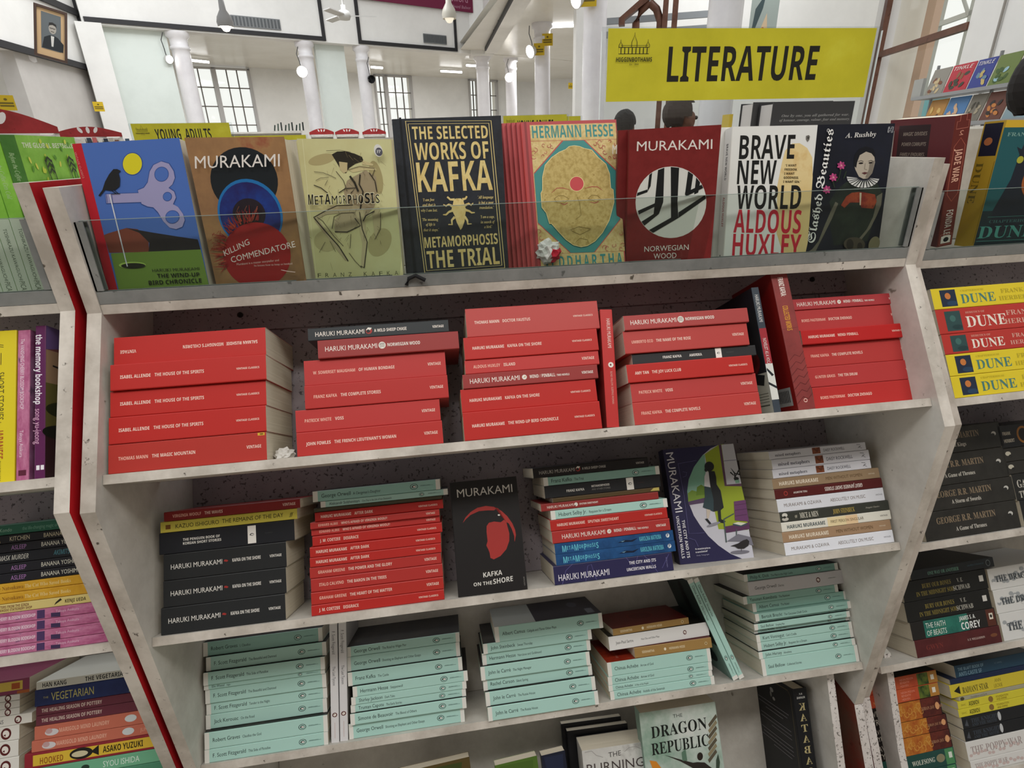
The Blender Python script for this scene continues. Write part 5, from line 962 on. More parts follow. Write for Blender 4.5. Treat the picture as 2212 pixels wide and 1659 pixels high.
hstack(LEFT, 4, 'r', [0, 32, 56.9, 81.6, 103.8, 119.2, 129.7, 140.9, 150.5, 173.5], [373, 372, 371, 372, 390, 372, 372, 372, 386], 198, [ww, ww, ww, ww, ('white paperback jutting out, ending in grey capitals', V_(words(('QUESTIONS', 120, .48, 6, '#55565c', 's', .8), ('REDBIRD', 178, .5, 5.2)), '#e9e7e0')), wp, wp, wp,
    ('plum and orange paperback with a yellow label', V_(words(('ASAKO YUZUKI', 90, .52, 8, '#5c3a10', 'b', .66), ('POLY', [(172, .34), (184, .34), (184, .74), (172, .74)], '#b4541e'), bg=((20, .26, 188, .86, '#dcc052'), (180, .0, 198, .2, '#b4602a'))), '#8a3a5a'))], 'the lower-left white stack', 'books in the left stack of the left fourth shelf')
standing(LEFT, 2, 499, 201, 30, .13, d=.02, spine='#e0cc24', front='#d4bc1c', label='bright yellow book upright on the left bookcase', art=words(('JJ', 16, .35, 8, '#3a3410', 'i', .8), ('LINE', [(30, .4), (46, .4)], .8, '#2a2a14'), ('SHORT STORIES', 56, .4, 8.5, '#55501c', 's', .72), ('in', 122, .35, 5, '#2a2a14', 'b', .8), ('JAPANESE', 132, .38, 9, '#b05a24', 'b', .60), ('OLLY RICHARDS', 172, .4, 4, '#6a6424', 's', .6)))
standing(LEFT, 2, 530.5, 200, 15, .129, d=.02, spine=pinkp, front=mottled('#8a3e6c', '#a8789c', '#5c4a60', 20, key='dusky_pink_print'), label='pink book upright between yellow and purple books', art=words(('The VANISHING CHERRY BLOSSOM BOOKSHOP', 12, .4, 4.6, '#ecd9e4', 's', .66), ('Takuya Asakura', 134, .4, 4.2, '#ead0de', 's', .9), ('POLY', [(186, .2), (193, .2), (193, .8), (186, .8)], '#5c1c34')))
def tree_front(F, D, L): F.rect(0, 0, 1, .30, '#3a1d22'); F.rect(0, .3, 1, .66, '#6c6432'); F.rect(0, .62, 1, .84, '#a8886a'); F.poly([(0, .84), (0, 1), (1, 1), (1, .8), (.5, .9)], '#6f568c'); F.line([(.35, .22), (.4, .78)], .03, '#b8a884'); F.line([(.1, .74), (.8, .7)], .012, '#2a2420'); F.line([(.2, .7), (.7, .66)], .012, '#2a2420'); F.ell(.4, .45, .4, .06, '#2c3014'); F.ell(.3, .3, .35, .05, '#1c1c14')
standing(LEFT, 2, 553, 204, 13, .129, d=.018, spine='#5c1c50', front='#7c4a4a', label='purple spined book upright with a pylon on its cover', art=words(('the memory bookshop', 12, .32, 7.2, '#f0ecf2', 'b', .80), ('song yu-jeong', 112, .32, 7.2, '#d9a8c4', 's', .80), ('POLY', [(186, .2), (192, .2), (192, .5), (186, .5)], '#f0ecf2'), ('POLY', [(186, .6), (192, .6), (192, .9), (186, .9)], '#f0ecf2')), cover_art=tree_front)
def green_cover(F, D, L):
    F.text('THE GLOBAL BESTSELLER', (.08, .93), (.98, .93), .028, '#dfe8d0', 'b')
    random.seed(4)
    for q in range(40): F.ell(.06+.9*random.random(), .55+.42*random.random(), .022, .014, random.choice(['#c4d84a', '#5c9a2e', '#d6dc5a']), random.random()*180, 10)
    for u in (.36, .74):
        F.line([(u-.02, .86), (u+.03, .66)], .012, '#23341c'); F.line([(u+.09, .86), (u+.11, .66)], .012, '#23341c')
        for q in range(3): F.line([(u-.01+.01*q, .85-.035*q), (u+.03+.01*q, .875-.035*q), (u+.085+.006*q, .85-.035*q)], .016, '#23341c')
        F.poly([(u, .62), (u+.05, .70), (u+.15, .66), (u+.16, .58), (u+.02, .58)], '#a84a2c')
LG = mottled('#7cb83c', '#8cc84a', '#9cd25c', 30, key='leaf_green_print'); DG = mottled('#3f6e2e', '#4a7c36', None, 30, key='deep_green_print')
for i in range(6):
    xr = -.6545 - .0178*i - 0
    X = basis((xr-.0172-.0, .139, .1985+.2075), (0, 0, -1), (0, 1, 0), (1, 0, 0)) 
    X = Matrix.Translation((xr, .139, .1985)) @ Matrix.Rotation(rad(2.0), 4, 'Y') @ Matrix.Translation((-.0172, 0, .0006)) @ basis((0, 0, .2065), (0, 0, -1), (0, 1, 0), (1, 0, 0))
    make_book('paperback_book', X, .2065, .129, .0172, DG if i == 0 else LG, LG, LG, ['green paperback with its patterned cover showing, beside the white panel', 'green paperback, second from the white panel in the green row', 'green paperback, third from the white panel in the green row', 'green paperback, fourth from the white panel in the green row', 'green paperback, fifth from the white panel in the green row', 'green paperback, farthest from the white panel in the green row'][i], 'green paperbacks on the left glazed tray',
        words(('Before the Coffee Gets Cold', 20, .5, 5.2, '#b9d6a4', 't', .62), ('TOSHIKAZU KAWAGUCHI', 110, .5, 4.2, '#5a6a58', 's', .92), ('PICADOR', 178, .5, 6.5, '#6a7864', 's', .62), bg=((98, .0, 206, 1, '#d4dccb'),)), cover_art=green_cover if i == 0 else None)

# ------------------------------------------------------------------ right bookcase, its visible left end
def dune(base, title, ink, picture, small):
    def art(F, L, t):
        F.rect(16, t*.1, 46, t*.9, picture); F.ell(30, t*.6, 5.5, 5.5, '#c8783a' if base[1] == 'e' else '#3f6a64'); F.ell(36, t*.25, 10, 4, '#24405c' if base[1] == 'e' else '#1f3a3c')
        F.t('CHAPTERHOUSE' if base[1] == 'e' else 'HERETICS OF', 56, t*.76, 3.2, small, 'f', 1.2)
        F.t('DUNE', 54, t*.2, t*.44, ink, 'f', 1.05); F.t('FRANK', 134, t*.55, t*.2, small, 'f', 1.3); F.t('HERBERT', 128, t*.2, t*.2, small, 'f', 1.3)
    return art
yd = ('yellow paperback with a dark planet picture', V_(dune('#e0c82a', 'DUNE', '#4a7c74', '#1c2a40', '#b8a424'), '#e0c82a', front=mottled('#1c2a40', '#2a4050', None, 9, key='night_blue_print')))
rd_ = ('red paperback with a dark green picture', V_(dune('#b8342c', 'DUNE', '#efe2d4', '#2c4a4a', '#d8a090'), '#b8342c'))
hstack(RIGHT, 2, 'l', [0, 36, 72, 106, 148, 184], [-577, -577, -577, -578, -578], 198, [yd, yd, rd_, rd_, yd], 'the yellow and red stack', 'stacked books on the right second shelf', -.0045)
def martin(title):
    return ('thick charcoal paperback with tan serif lettering', V_(words(('GEORGE R.R. MARTIN', 28, .66, 11, '#8f7c64', 'f', .72), (title, 64, .30, 7, '#cfcac0', 'f', .75), ('ELL', 182, .55, 5, 4, '#c4c2bc'), ('ELL', 180, .5, 4, 3, '#2a2a28')), mottled('#24231f', '#302e2a', None, 26, key='charcoal_print'), front='#1d1c1a'))
hstack(RIGHT, 3, 'r', [0, 49.6, 92, 147, 194], [-374, -371, -374, -371], 198, [martin('A Game of Thrones'), martin('A Storm of Swords'), martin('A Game of Thrones'), martin('A Clash of Kings')], 'the right bookcase\u2019s charcoal stack', 'charcoal books on the right third shelf', -.0127)
bt = ('charcoal paperback with big pale capitals', V_(words(('GAME OF', 8, .62, 14, '#c9c5ba', 'f', .7), ('THRONES', 8, .22, 12, '#c9c5ba', 'f', .7)), '#1f1f1d'))
th = ('thin charcoal paperback with pale bird mark', V_(words(('ELL', 10, .6, 6, 4, '#c4bfae'), ('ELL', 14, .4, 4, 3, '#23221f')), '#2c2a26'))
hstack(RIGHT, 3, 'l', [0, 47, 95, 118, 143, 186], [-366, -370, -376, -376, -376], 198, [('black paperback', V_(words(('A Clash of Kings', 14, .5, 9, '#8a8272', 'f', .7)), '#191a1c')), bt, th, th, ('black paperback with an orange ringed spine', V_(words(('FRANK', 8, .62, 6, '#cfc8b8', 'b', .6), ('HERBERT', 8, .3, 6, '#cfc8b8', 'b', .6), ('ELL', 52, .5, 14, 16, '#a8702c'), ('ELL', 52, .5, 10, 12, '#1c1a18')), '#17171a'))], 'the far-right black stack', 'dark books in the right stack of the right third shelf', -.0127)
sch = ('thick black hardback with gold and grey capitals', V_(words(('BURY OUR BONES', 46, .66, 8.5, '#8a7c3c', 'f', .62), ('IN THE MIDNIGHT SOIL', 30, .3, 8.5, '#8a7c3c', 'f', .62), ('V. E.', 128, .66, 8, '#b9b6ac', 'f', .6), ('SCHWAB', 116, .3, 9, '#b9b6ac', 'f', .72), ('POLY', [(180, .4), (190, .4), (190, .7), (180, .7)], '#dcdad4')), '#191a19'))
hstack(RIGHT, 4, 'r', [0, 33.4, 68.2, 106.7, 146.4, 166.2], [-309, -311, -315, -313, -288], 198, [
    ('dark maroon book with small white capitals', V_(words(('GWYN', 24, .5, 9, '#7c3430', 'f', 1), ('S. F. WILLIAMSON', 120, .5, 4, '#cfbcb4', 'f', .8), ('ELL', 182, .5, 8, 3.5, '#7a4a30')), mottled('#4c1c1e', '#5a2426', None, 30, key='maroon_print'))),
    ('green and black book with white capitals', V_(words(('THE FAITH', 34, .68, 10, '#e4eae4', 's', .66), ('OF BEASTS', 34, .26, 10, '#e4eae4', 's', .66), ('JAMES S. A.', 112, .74, 7.5, '#f0f2f0', 'b', .66), ('COREY', 114, .3, 13, '#f4f6f4', 'b', .74), ('POLY', [(182, .4), (191, .4), (191, .75), (182, .75)], '#e8e0d0'), ('ELL', 186.5, .58, 2.6, 3.2, '#1c1a18'), bg=((30, .03, 132, .97, mottled('#1f5c54', '#2f7c6c', '#3f6a4a', 26, key='sea_green_print')), (176, .03, 196, .97, '#5a2e22'))), '#22201f')), sch, sch,
    ('thin dark slate book with mint capitals', V_(words(('ONE WAY OR ANOTHER', 40, .45, 6.6, '#79b09c', 'f', .66), ('LAUREN STRASNICK', 134, .55, 3, '#4a6a78', 's', 1), ('ELL', 184, .5, 5.4, 6.4, '#7a8488'), ('ELL', 184, .5, 4, 5, '#23282c')), '#262b30', front='#121519'))], 'the maroon-based stack', 'books in the left stack of the right fourth shelf', -.023)
def dragon_sp(F, L, t):
    F.t('THE DRAGON REPUBLIC', 14, t*.36, t*.3, '#8d9296', 'f', .8); random.seed(int(t*10))
    for q in range(16): x = 10+8*q; F.ell(x, t*(.3+.5*random.random()), 5, 4, '#a9adb0'); F.ell(x, t*(.3+.4*random.random()), 4, 3, '#e4e4e2')
    F.t('THE DRAGON REPUBLIC', 14, t*.36, t*.28, '#4f565c', 'f', .8)
dr = ('white paperback with grey cloud scrolls', V_(dragon_sp, '#e2e2e0'))
hstack(RIGHT, 4, 'l', [0, 54, 100.8, 144], [-304, -306, -308], 198, [dr, dr, dr], 'the right bookcase\u2019s white scroll stack', 'white scroll-patterned paperbacks', -.023)
FL = mottled('#a8501e', '#c88430', '#5a2218', 46, key='copper_flame_print')
def heavenly(F, L, t):
    F.rect(84, .3, 160, t-.3, FL); F.rect(150, .3, 196, t-.3, mottled('#4a1c1a', '#6a2c22', '#1f1414', 40, key='ember_print'))
    for q in range(9): x = 94+7*q; y = t*(.3+.4*((q*7) % 5)/5); F.line([(x+(7-.7*i)*math.cos(q+i*.7), y+t*(.24-.022*i)*math.sin(q+i*.7)) for i in range(10)], [2.2-.18*i for i in range(10)], '#cf9444')
    F.t('HEAVENLY', 12, t*.56, t*.30, '#a9a298', 's', .8); F.t('TYRANT', 24, t*.12, t*.30, '#b9b2a6', 's', .8); F.t('XIRAN JAY ZHAO', 150, t*.4, t*.16, '#b98a6a', 'f', .7); F.ell(188, t*.5, 5, t*.2, '#dca070')
hv = ('dark paperback with copper flame scrolls', V_(heavenly, '#1c1715'))
nm = ('red orange paperback with a green edge', V_(words(('NONE', 40, .3, 8, '#c98a5a', 'f', .9), ('NEON MOON', 108, .72, 4, '#e89a84', 's', .9), ('BENEATH', 108, .48, 4, '#e89a84', 's', .9), ('HEAVEN', 108, .22, 4, '#e89a84', 's', .9), ('POLY', [(182, .3), (190, .3), (190, .7), (182, .7)], '#ece6d8'), bg=((150, .03, 176, .97, mottled('#26401c', '#6a7a2c', '#c9cfa0', 60, key='moss_print')), (176, .03, 198, .97, '#b8823a'))), mottled('#a83424', '#c85a34', None, 14, key='red_orange_dusk_print'), front='#101410'))
wf = ('teal green paperback with pale serif capitals', V_(words(('T.J. KLUNE', 24, .4, 6, '#4a8a7c', 'f', .8), ('WOLFSONG', 96, .5, 9, '#d6dacc', 'f', .72), ('ELL', 164, .5, 10, 8, '#8a8468'), ('POLY', [(184, .4), (192, .4), (192, .75), (184, .75)], '#dce4d8'), bg=((176, .03, 196, .97, '#4c8a5a'),)), '#1f4a44'))
hstack(RIGHT, 5, 'r', [0, 26.7, 59.4, 94.7, 125, 162.2, 188.3, 213.2], [-397, -396, -396, -397, -404, -402, -400], 198, [wf, wf, hv, hv, hv, nm, nm], 'the copper-flame stack', 'books in the left stack of the right bottom shelf')
asm = ('thin yellow paperback with black capitals', V_(words(('ISAAC', 8, .5, 4, '#8a7a20', 's', .8), ('ASIMOV', 27, .48, 8, '#2a2a14', 'b', .56), ('ELL', 82, .5, 6, 6, '#8a6a34'), ('FOUNDATION', 96, .65, 4, '#8a6c1c', 's', .8), ('AND EMPIRE', 96, .3, 4, '#8a6c1c', 's', .8)), '#d8cc3a'))
kn = ('black paperback with dim blue lettering', V_(words(('THE KNIGHT', 22, .6, 8, '#3f4854', 'f', .9), ('AND THE MOTH', 22, .25, 6, '#3f4854', 'f', .9), ('ELL', 92, .5, 4, 9, '#c4c6c8'), ('POLY', [(5, .3), (14, .2), (12, .8)], '#4c5058')), '#1b1d21'))
def poppy(F, L, t):
    F.t('THE POPPY WAR', 10, t*.32, t*.40, '#a89a98', 'f', .72); random.seed(3)
    for q in range(14): F.ell(8+9*q, t*(.2+.3*random.random()), 4, 3, '#cdb8b4')
pw = ('white paperback with faded red scrolls', V_(poppy, '#e0dedb'))
hstack(RIGHT, 5, 'l', [0, 24, 61.7, 86.1, 110, 126.3, 141.9, 150.3, 176.8, 187.9, 213], [-364, -366, -364, -363, -367, -365, -359, -376, -372, -355], 198, [pw, pw, kn, kn, asm, asm, ('thin grey paperback', V_(words(('Foundation and Earth', 30, .5, 4, '#55544c', 's', .8), ('ELL', 8, .5, 5, 3.4, '#4a4430')), '#a8a48c')),
    ('yellow paperback with a black triangle', V_(words(('RADIANT STAR', 30, .44, 12, '#4a4420', 'f', .50), ('ANN', 112, .7, 7, '#8a7a24', 's', .7), ('LECKIE', 108, .3, 7, '#8a7a24', 's', .7), ('POLY', [(9, .5), (24, .2), (24, .85)], '#1a1a14')), '#d8c43a')),
    ('dark navy paperback', V_(None, '#18284a')), ('steel blue paperback with pale capitals', V_(words(('THE BLAFT BOOK OF', 8, .66, 6, '#7fa0b4', 'b', .74), ('ANTI-CASTE SF', 8, .25, 7.5, '#7fa0b4', 'b', .74), ('R.T. SAMUEL', 100, .6, 3, '#6a8498', 's', .8)), '#24475f', front='#101a24'))], 'the yellow-and-white stack', 'books in the right stack of the right bottom shelf')
# on the right glazed tray
def jade_sp(F, L, t):
    F.line([(0, t*.3), (9, t*.3), (9, t*.12), (20, t*.12), (20, t*.88), (9, t*.88), (9, t*.7), (0, t*.7)], .7, '#c87a6a'); F.text('2', (30, t*.62), (30, t*.36), 7, '#d89a84', 's', up=(-1, 0))
    F.line([(34, t*.5), (46, t*.15), (120, t*.15), (132, t*.5), (120, t*.85), (46, t*.85)], .7, '#c8705c', True); F.t('JADE WAR', 50, t*.3, t*.42, '#e8b49c', 'b', .62); F.t('FONDA LEE', 146, t*.3, t*.42, '#cfc4bc', 'b', .5)
    F.line([(186, t*.1), (186, t*.9), (203, t*.9), (203, t*.1)], .7, '#c87a6a', True); F.rect(189, t*.18, 201, t*.82, '#e4dcd4'); F.ell(195, t*.52, 4, 5, '#16181c')
def jade_bk(F, D, L):
    F.rect(.16, .66, .66, .95, '#2a171c')
    for i, s_ in enumerate(('MAGIC DIVIDES', 'POWER CORRUPTS', 'FAMILY ENDURES.')): F.text(s_, (.24-.01*i, .87-.08*i), (.62, .87-.08*i), .026, '#a89a8c', 'i')
    F.text('Jade is the lifeblood of the island of Kekon', (.04, .60), (.74, .60), .014, '#b08a84', 's'); F.text('and the Kaul family its stewards', (.04, .55), (.74, .55), .014, '#b08a84', 's')
X = Matrix.Translation((.705, .168, .199)) @ Matrix.Rotation(math.asin(-28/207), 4, 'Y') @ basis((0, 0, .206), (0, 0, -1), (0, 1, 0), (1, 0, 0))
make_book('paperback_book', X, .206, .134, .0275, '#6a2a24', '#5a2024', '#5c2228', 'maroon paperback leaning beside the teal and yellow cover', None, jade_sp, None, jade_bk)
def c_dune(F, D, L):
    F.rect(.0, 0, .94, .945, '#1d5a60'); F.rect(0, .0, .94, .30, '#1a2c33'); F.poly([(.15, .3), (.3, .55), (.33, .74), (.26, .8), (.34, .78), (.4, .93), (.62, .76), (.9, .6), (.94, .2), (.2, .1)], '#171d2c'); F.ell(.72, .54, .24, .155, '#a85a22'); F.ell(.74, .55, .2, .13, '#b8692a'); F.ell(.36, .70, .05, .028, '#b8b43a')
    F.text('FRANK HERBERT', (.07, .88), (.92, .88), .028, '#7fa8a0', 'f'); F.text('CHAPTERHOUSE', (.14, .20), (.9, .20), .024, '#3f6a6a', 'f'); F.text('DUNE', (.02, .075), (.9, .075), .10, '#4f9a90', 'f', up=(.0, 1)); F.line([(.02, .05), (.9, .05)], .006, '#3f7a76'); F.line([(.1, .25), (.9, .25)], .004, '#3f7a76')
dsp = words(('POLY', [(3, .08), (52, .1), (52, .92), (3, .92)], '#16182a'), ('ELL', 30, .42, 6, 7, '#a8643a'), ('DUNE', 62, .3, 12, '#6a5a20', 'f', 1.3), ('LINE', [(60, .95), (190, .95)], .8, '#6a5a18'))
X = face_matrix((.8185, .150, .1985), 1.9, 2.5, -.8, .129, .196, .036)
make_book('paperback_book', X, .196, .129, .036, '#b08f2c', '#d8b02e', '#b08f2c', 'thick yellow book with a teal cover and an orange moon', None, dsp, c_dune)

# ------------------------------------------------------------------ odds and ends on the centre bookcase
def blob(name, at, r, cols, label, cat, seed=1, flat=.7):
    random.seed(seed); bm = bmesh.new(); bmesh.ops.create_icosphere(bm, subdivisions=3, radius=r)
    for v in bm.verts: v.co *= 1+.22*math.sin(v.co.x*900/ (r*60)+seed)*math.cos(v.co.y*700/(r*60))+random.uniform(-.12, .12); v.co.z *= flat
    zmin = min(v.co.z for v in bm.verts); me = bpy.data.meshes.new(name); bm.to_mesh(me); bm.free()
    for c_ in cols: me.materials.append(M(c_, .7))
    for p in me.polygons: p.material_index = (1 if len(cols) > 1 and p.center.x > r*.1 and p.center.z < r*.35 else 0)
    o = bpy.data.objects.new(name, me); COL.objects.link(o); o.location = Vector(at)-Vector((0, 0, zmin)); return tag(o, label, cat)
blob('wrapper_ball', (.018, .132, .2137), .017, ('#d8d4d2', '#c8243c'), 'crumpled white and red wrapper at the foot of the gold-faced book', 'wrapper', 3, 1.0)
o = blob('paper_scrap', (0, 0, 0), .013, ('#d2cec8',), 'crumpled white paper scrap beside the far left red stack', 'paper', 5, .6); o.location = EDGE[2]+Vector((-.379, 0, 0))+SY*.034+SN*.006
m = MB(); m.tube([(-.165, .104, .206), (-.178, .106, .213), (-.188, .108, .209), (-.192, .109, .200)], .0028, M('#141416', .8)); tag(m.build('ribbon'), 'black bookmark ribbon hanging over the tray edge below the black hardback', 'ribbon')

# bookcase back to back with the centre one, with its sign and black hardbacks
def plain_island(name, X, wd, dp, top, label, group=None, crown=None):
    """a book island: sides, shelves, back and optional red crown board; origin at the floor, front towards -y"""
    r = empty(name, X, label, 'bookcase', group); m = MB()
    for s in (-1, 1): m.box((s*wd/2-.01, 0, 0), (s*wd/2+.01, dp, top), WHITE_SIDE)
    m.build('side_panel', r); m = MB(); m.box((-wd/2+.011, dp-.02, 0), (wd/2-.011, dp, top), WHITE_SIDE); m.build('back_sheet', r)
    for q in range(5): m = MB(); m.box((-wd/2+.011, .01, .1+q*(top-.14)/4), (wd/2-.011, dp-.021, .118+q*(top-.14)/4), WHITE_SIDE); m.build('shelf_board', r)
    if crown:
        m = MB(); n = 16; h = crown; pts = [(-wd/2-.01, top), (wd/2+.01, top)]+[(wd/2+.01-(wd+.02)*i/n, top+.035+h*math.sin(math.pi*i/n)) for i in range(n+1)]
        m.prism([(x, z) for x, z in pts], -.01, .02, RED_CROWN, 'y'); c = m.build('crown_board', r)
        m = MB()
        for i, (dx, a) in enumerate(((-.06*wd*2, 30), (0, 0), (.06*wd*2, -30))):
            q = [(dx+.014*wd*2*math.cos(t)*math.cos(rad(a))-.028*wd*2*math.sin(t)*math.sin(rad(a)), top+.035+h*.45+.014*wd*2*math.cos(t)*math.sin(rad(a))+.028*wd*2*math.sin(t)*math.cos(rad(a))) for t in (2*math.pi*k/14 for k in range(14))]
            m.add([(x, -.0108, z) for x, z in q], [tuple(range(14))], M('#ddd6d2'))
        tag(m.build('crown_motif', c), 'pale petal motif')
    return r
plain_island('bookcase', Matrix.Translation((.62, .42, FLOOR)), 1.16, .55, .395-FLOOR, 'white bookcase back to back with the middle one, under the large yellow sign')
def sign(P, yaw, wd, h, word, label, full=True):
    """clear holder with a yellow lettered card; P: lower left corner of the card"""
    X = Matrix.Translation(Vector(P)) @ Matrix.Rotation(rad(yaw), 4, 'Z'); r = empty('shelf_sign', X, label, 'sign', 'yellow shelf signs')
    Ycol = mottled('#b5ac28', '#c2b82e', '#c9c23a', 5, rough=.35, key='yellow_sign_print'); m = MB(); m.box((0, -.001, 0), (wd, .002, h), Ycol)
    F = Face(m, lambda x, y, k: (x, -.001-k, y), .0002); ik = '#1c1b14'
    if word: F.text(word, (wd*.219, h*.268), (wd*.789, h*.268), h*.47, ik, 'b')
    x0, z0, s_ = .024, h*.66, .09
    for p in ([(.05, 0), (.95, 0), (.95, .16), (.05, .16)],): F.line([(x0+a*s_, z0+b*s_) for a, b in p], .0012, ik, True)
    for q in range(8): F.line([(x0+s_*(.12+.11*q), z0), (x0+s_*(.12+.11*q), z0+s_*.15)], .0022, ik)
    for cx, w_, hh in ((.1, .1, .13), (.5, .16, .30), (.9, .1, .13)): F.line([(x0+s_*(cx-w_/2), z0+s_*.16), (x0+s_*(cx-w_/2), z0+s_*(.16+hh*.4)), (x0+s_*cx, z0+s_*(.16+hh)), (x0+s_*(cx+w_/2), z0+s_*(.16+hh*.4)), (x0+s_*(cx+w_/2), z0+s_*.16)], .0014, ik); F.line([(x0+s_*cx, z0+s_*(.16+hh)), (x0+s_*cx, z0+s_*(.22+hh))], .001, ik)
    F.line([(x0+s_*.1, z0+s_*.2), (x0+s_*.9, z0+s_*.2)], .001, ik)
    F.text('HIGGINBOTHAMS', (x0-.002, z0-.018), (x0+s_+.004, z0-.018), .0095, ik, 'b'); F.text('Est. 1844', (x0+.034, z0-.026), (x0+.058, z0-.026), .004, ik, 's')
    m.build('card', r)
    m = MB(); g = glass('acrylic', (.93, .95, .95, 1), .05); m.box((-.015, .0025, -.085), (wd+.02, .0055, h+.004), g)
    m.box((-.015, .0015, -.0865), (wd+.02, .0065, -.085), M('#cfd6d6', .2)); m.box((-.0165, .0015, -.085), (-.015, .0065, h-.005), M('#d9dede', .2)); m.box((wd+.02, .0015, -.085), (wd+.0215, .0065, h-.005), M('#d9dede', .2))
    m.build('clear_holder', r)
    return r
sign((.333, .90, .4815), 0, .745, .1655, 'LITERATURE', 'large yellow sign with LITERATURE in black capitals above the middle bookcase')
def blk_back(F, D, L):
    F.text('One by one, you all gathered for war,', (.12, .885), (.95, .885), .020, '#8d8d8b', 'e'); F.text('of honour, courage, valour, fear and memory.', (.1, .85), (.97, .85), .020, '#8d8d8b', 'e')
for i, (x, y, z, dw) in enumerate(((.752, .50, .4475, .185), (.742, .556, .452, .187))):
    make_book('hardback_book', basis((x, y, z), (0, 0, -1), (-1, 0, 0), (0, 1, 0)), .24, dw, .052, '#2a2a2c', '#2e2e30', '#3a3a3b', ['thick black hardback back outwards behind the white capital-lettered cover', 'thick black hardback standing behind another black one under the large sign'][i], 'black hardbacks behind the tray', None, None, blk_back, True, pages=M('#bdb9b6', .9))
make_book('paperback_book', basis((.474, .50, .4275), (0, 0, -1), (0, 1, 0), (1, 0, 0)), .22, .03, .008, '#b09a3a', label='thin yellow spined book left of the black hardbacks')

# ------------------------------------------------------------------ things in the hall
NTH = ['first', 'second', 'third', 'fourth', 'fifth', 'sixth', 'seventh', 'eighth', 'ninth', 'tenth']
def at(az, el, D): return polar(az, D, D*math.tan(rad(el)))
def facing(az, el, D, turn=0): return Matrix.Translation(at(az, el, D)) @ Matrix.Rotation(-rad(az)+rad(turn), 4, 'Z')     # x right, y away
# further signs, each standing on a book island, and book islands with red crowns
def sign_on_island(az, el, D, yaw, wd, h, word, label, label2):
    P = at(az, el, D); X = Matrix.Translation((P.x, P.y, FLOOR)) @ Matrix.Rotation(rad(yaw), 4, 'Z') @ Matrix.Translation((wd/2, -.18, 0))
    plain_island('bookcase', X, wd+.2, .4, P.z-.0872-FLOOR, label2, 'book islands in the hall'); sign(P, yaw, wd, h, word, label)
sign_on_island(-23.5, .95, 5.7, 12, .71, .168, 'YOUNG  ADULTS', 'yellow YOUNG ADULTS sign left of the pale pillars, behind the blue cover', 'white bookcase under the left YOUNG ADULTS sign')
sign_on_island(7.6, 1.15, 6.0, -6, .62, .178, 'YOUNG ADULTS', 'yellow YOUNG ADULTS sign behind the black and red hardbacks', 'white bookcase under the second YOUNG ADULTS sign')
sign_on_island(11.3, 1.0, 6.9, -6, .42, .20, '', 'blank looking yellow sign tucked behind the second YOUNG ADULTS sign', 'white bookcase farthest behind the gold-faced book')
sign_on_island(-16.4, .32, 7.0, 8, .74, .16, '', 'olive yellow sign edge above the brown disc cover', 'white bookcase behind the brown disc cover')
for az, el, D, wd, cr, lab in ((-32.2, 2.0, 4.6, .62, .10, 'red-crowned bookcase at the left frame edge'), (-26.4, 1.72, 7.2, .52, .055, 'red-crowned bookcase below the yellow wall notice'), (-8.95, 1.65, 10.6, .37, .055, 'red-crowned bookcase right of the lit pillar, first of three'), (-6.75, 1.62, 10.6, .37, .055, 'red-crowned bookcase, middle of the three above the parchment cover'), (-4.35, 1.58, 10.6, .37, .055, 'red-crowned bookcase beside the black hardback, last of three')):
    p = at(az, el, D); X = Matrix.Translation((p.x, p.y, FLOOR)) @ Matrix.Rotation(-rad(az), 4, 'Z'); plain_island('bookcase', X, wd, .3, p.z-FLOOR, lab, 'red-crowned bookcases', cr)
p = at(-13.6, 2.0, 12.0); plain_island('bookcase', Matrix.Translation((p.x, p.y, FLOOR)) @ Matrix.Rotation(rad(14), 4, 'Z'), 1.25, .35, p.z-FLOOR, 'tall grey shelved bookcase below the left lattice window', 'book islands in the hall')
for i in range(9):
    p = at(-12.9+.3*i, 2.0, 12.05); h = .10+.02*((i*7) % 3)
    make_book('hardback_book', Matrix.Translation((p.x, p.y, p.z+.002)) @ Matrix.Rotation(rad(14), 4, 'Z') @ Matrix.Rotation(rad(12-5*(i % 3)), 4, 'Y') @ basis((0, 0, h), (0, 0, -1), (0, 1, 0), (1, 0, 0)), h, .1, .022, ['#23302a', '#3a4a40', '#1c2420'][i % 3], label=f'small dark book atop the grey bookcase, {NTH[i]} from left', group='dark books atop the grey bookcase')
cols = ['#d9d4cc', '#3a4450', '#c46a6a', '#e0dcd2', '#2c3440', '#b8b0a4', '#7a5a4a', '#dcd8d0', '#44586a', '#c8a0a0']
for i in range(10):
    p = at(-27.0+.36*i, 1.62-.02*i, 4.2); bk = .2
    make_book('paperback_book', Matrix.Translation((p.x, p.y, p.z-bk)) @ Matrix.Rotation(rad(25), 4, 'Z') @ basis((0, 0, bk+.004*(i % 3)), (0, 0, -1), (0, 1, 0), (1, 0, 0)), bk+.004*(i % 3), .12, .02, cols[i], label=f'small upright book behind the blue key cover, {NTH[i]} from left', group='row of books behind the blue cover')
p = at(-25.4, 1.5, 4.35); plain_island('bookcase', Matrix.Translation((p.x+.02, p.y-.06, FLOOR)) @ Matrix.Rotation(rad(25), 4, 'Z'), .42, .3, p.z-FLOOR-.2, 'low white bookcase carrying a row of books behind the blue cover', 'book islands in the hall')
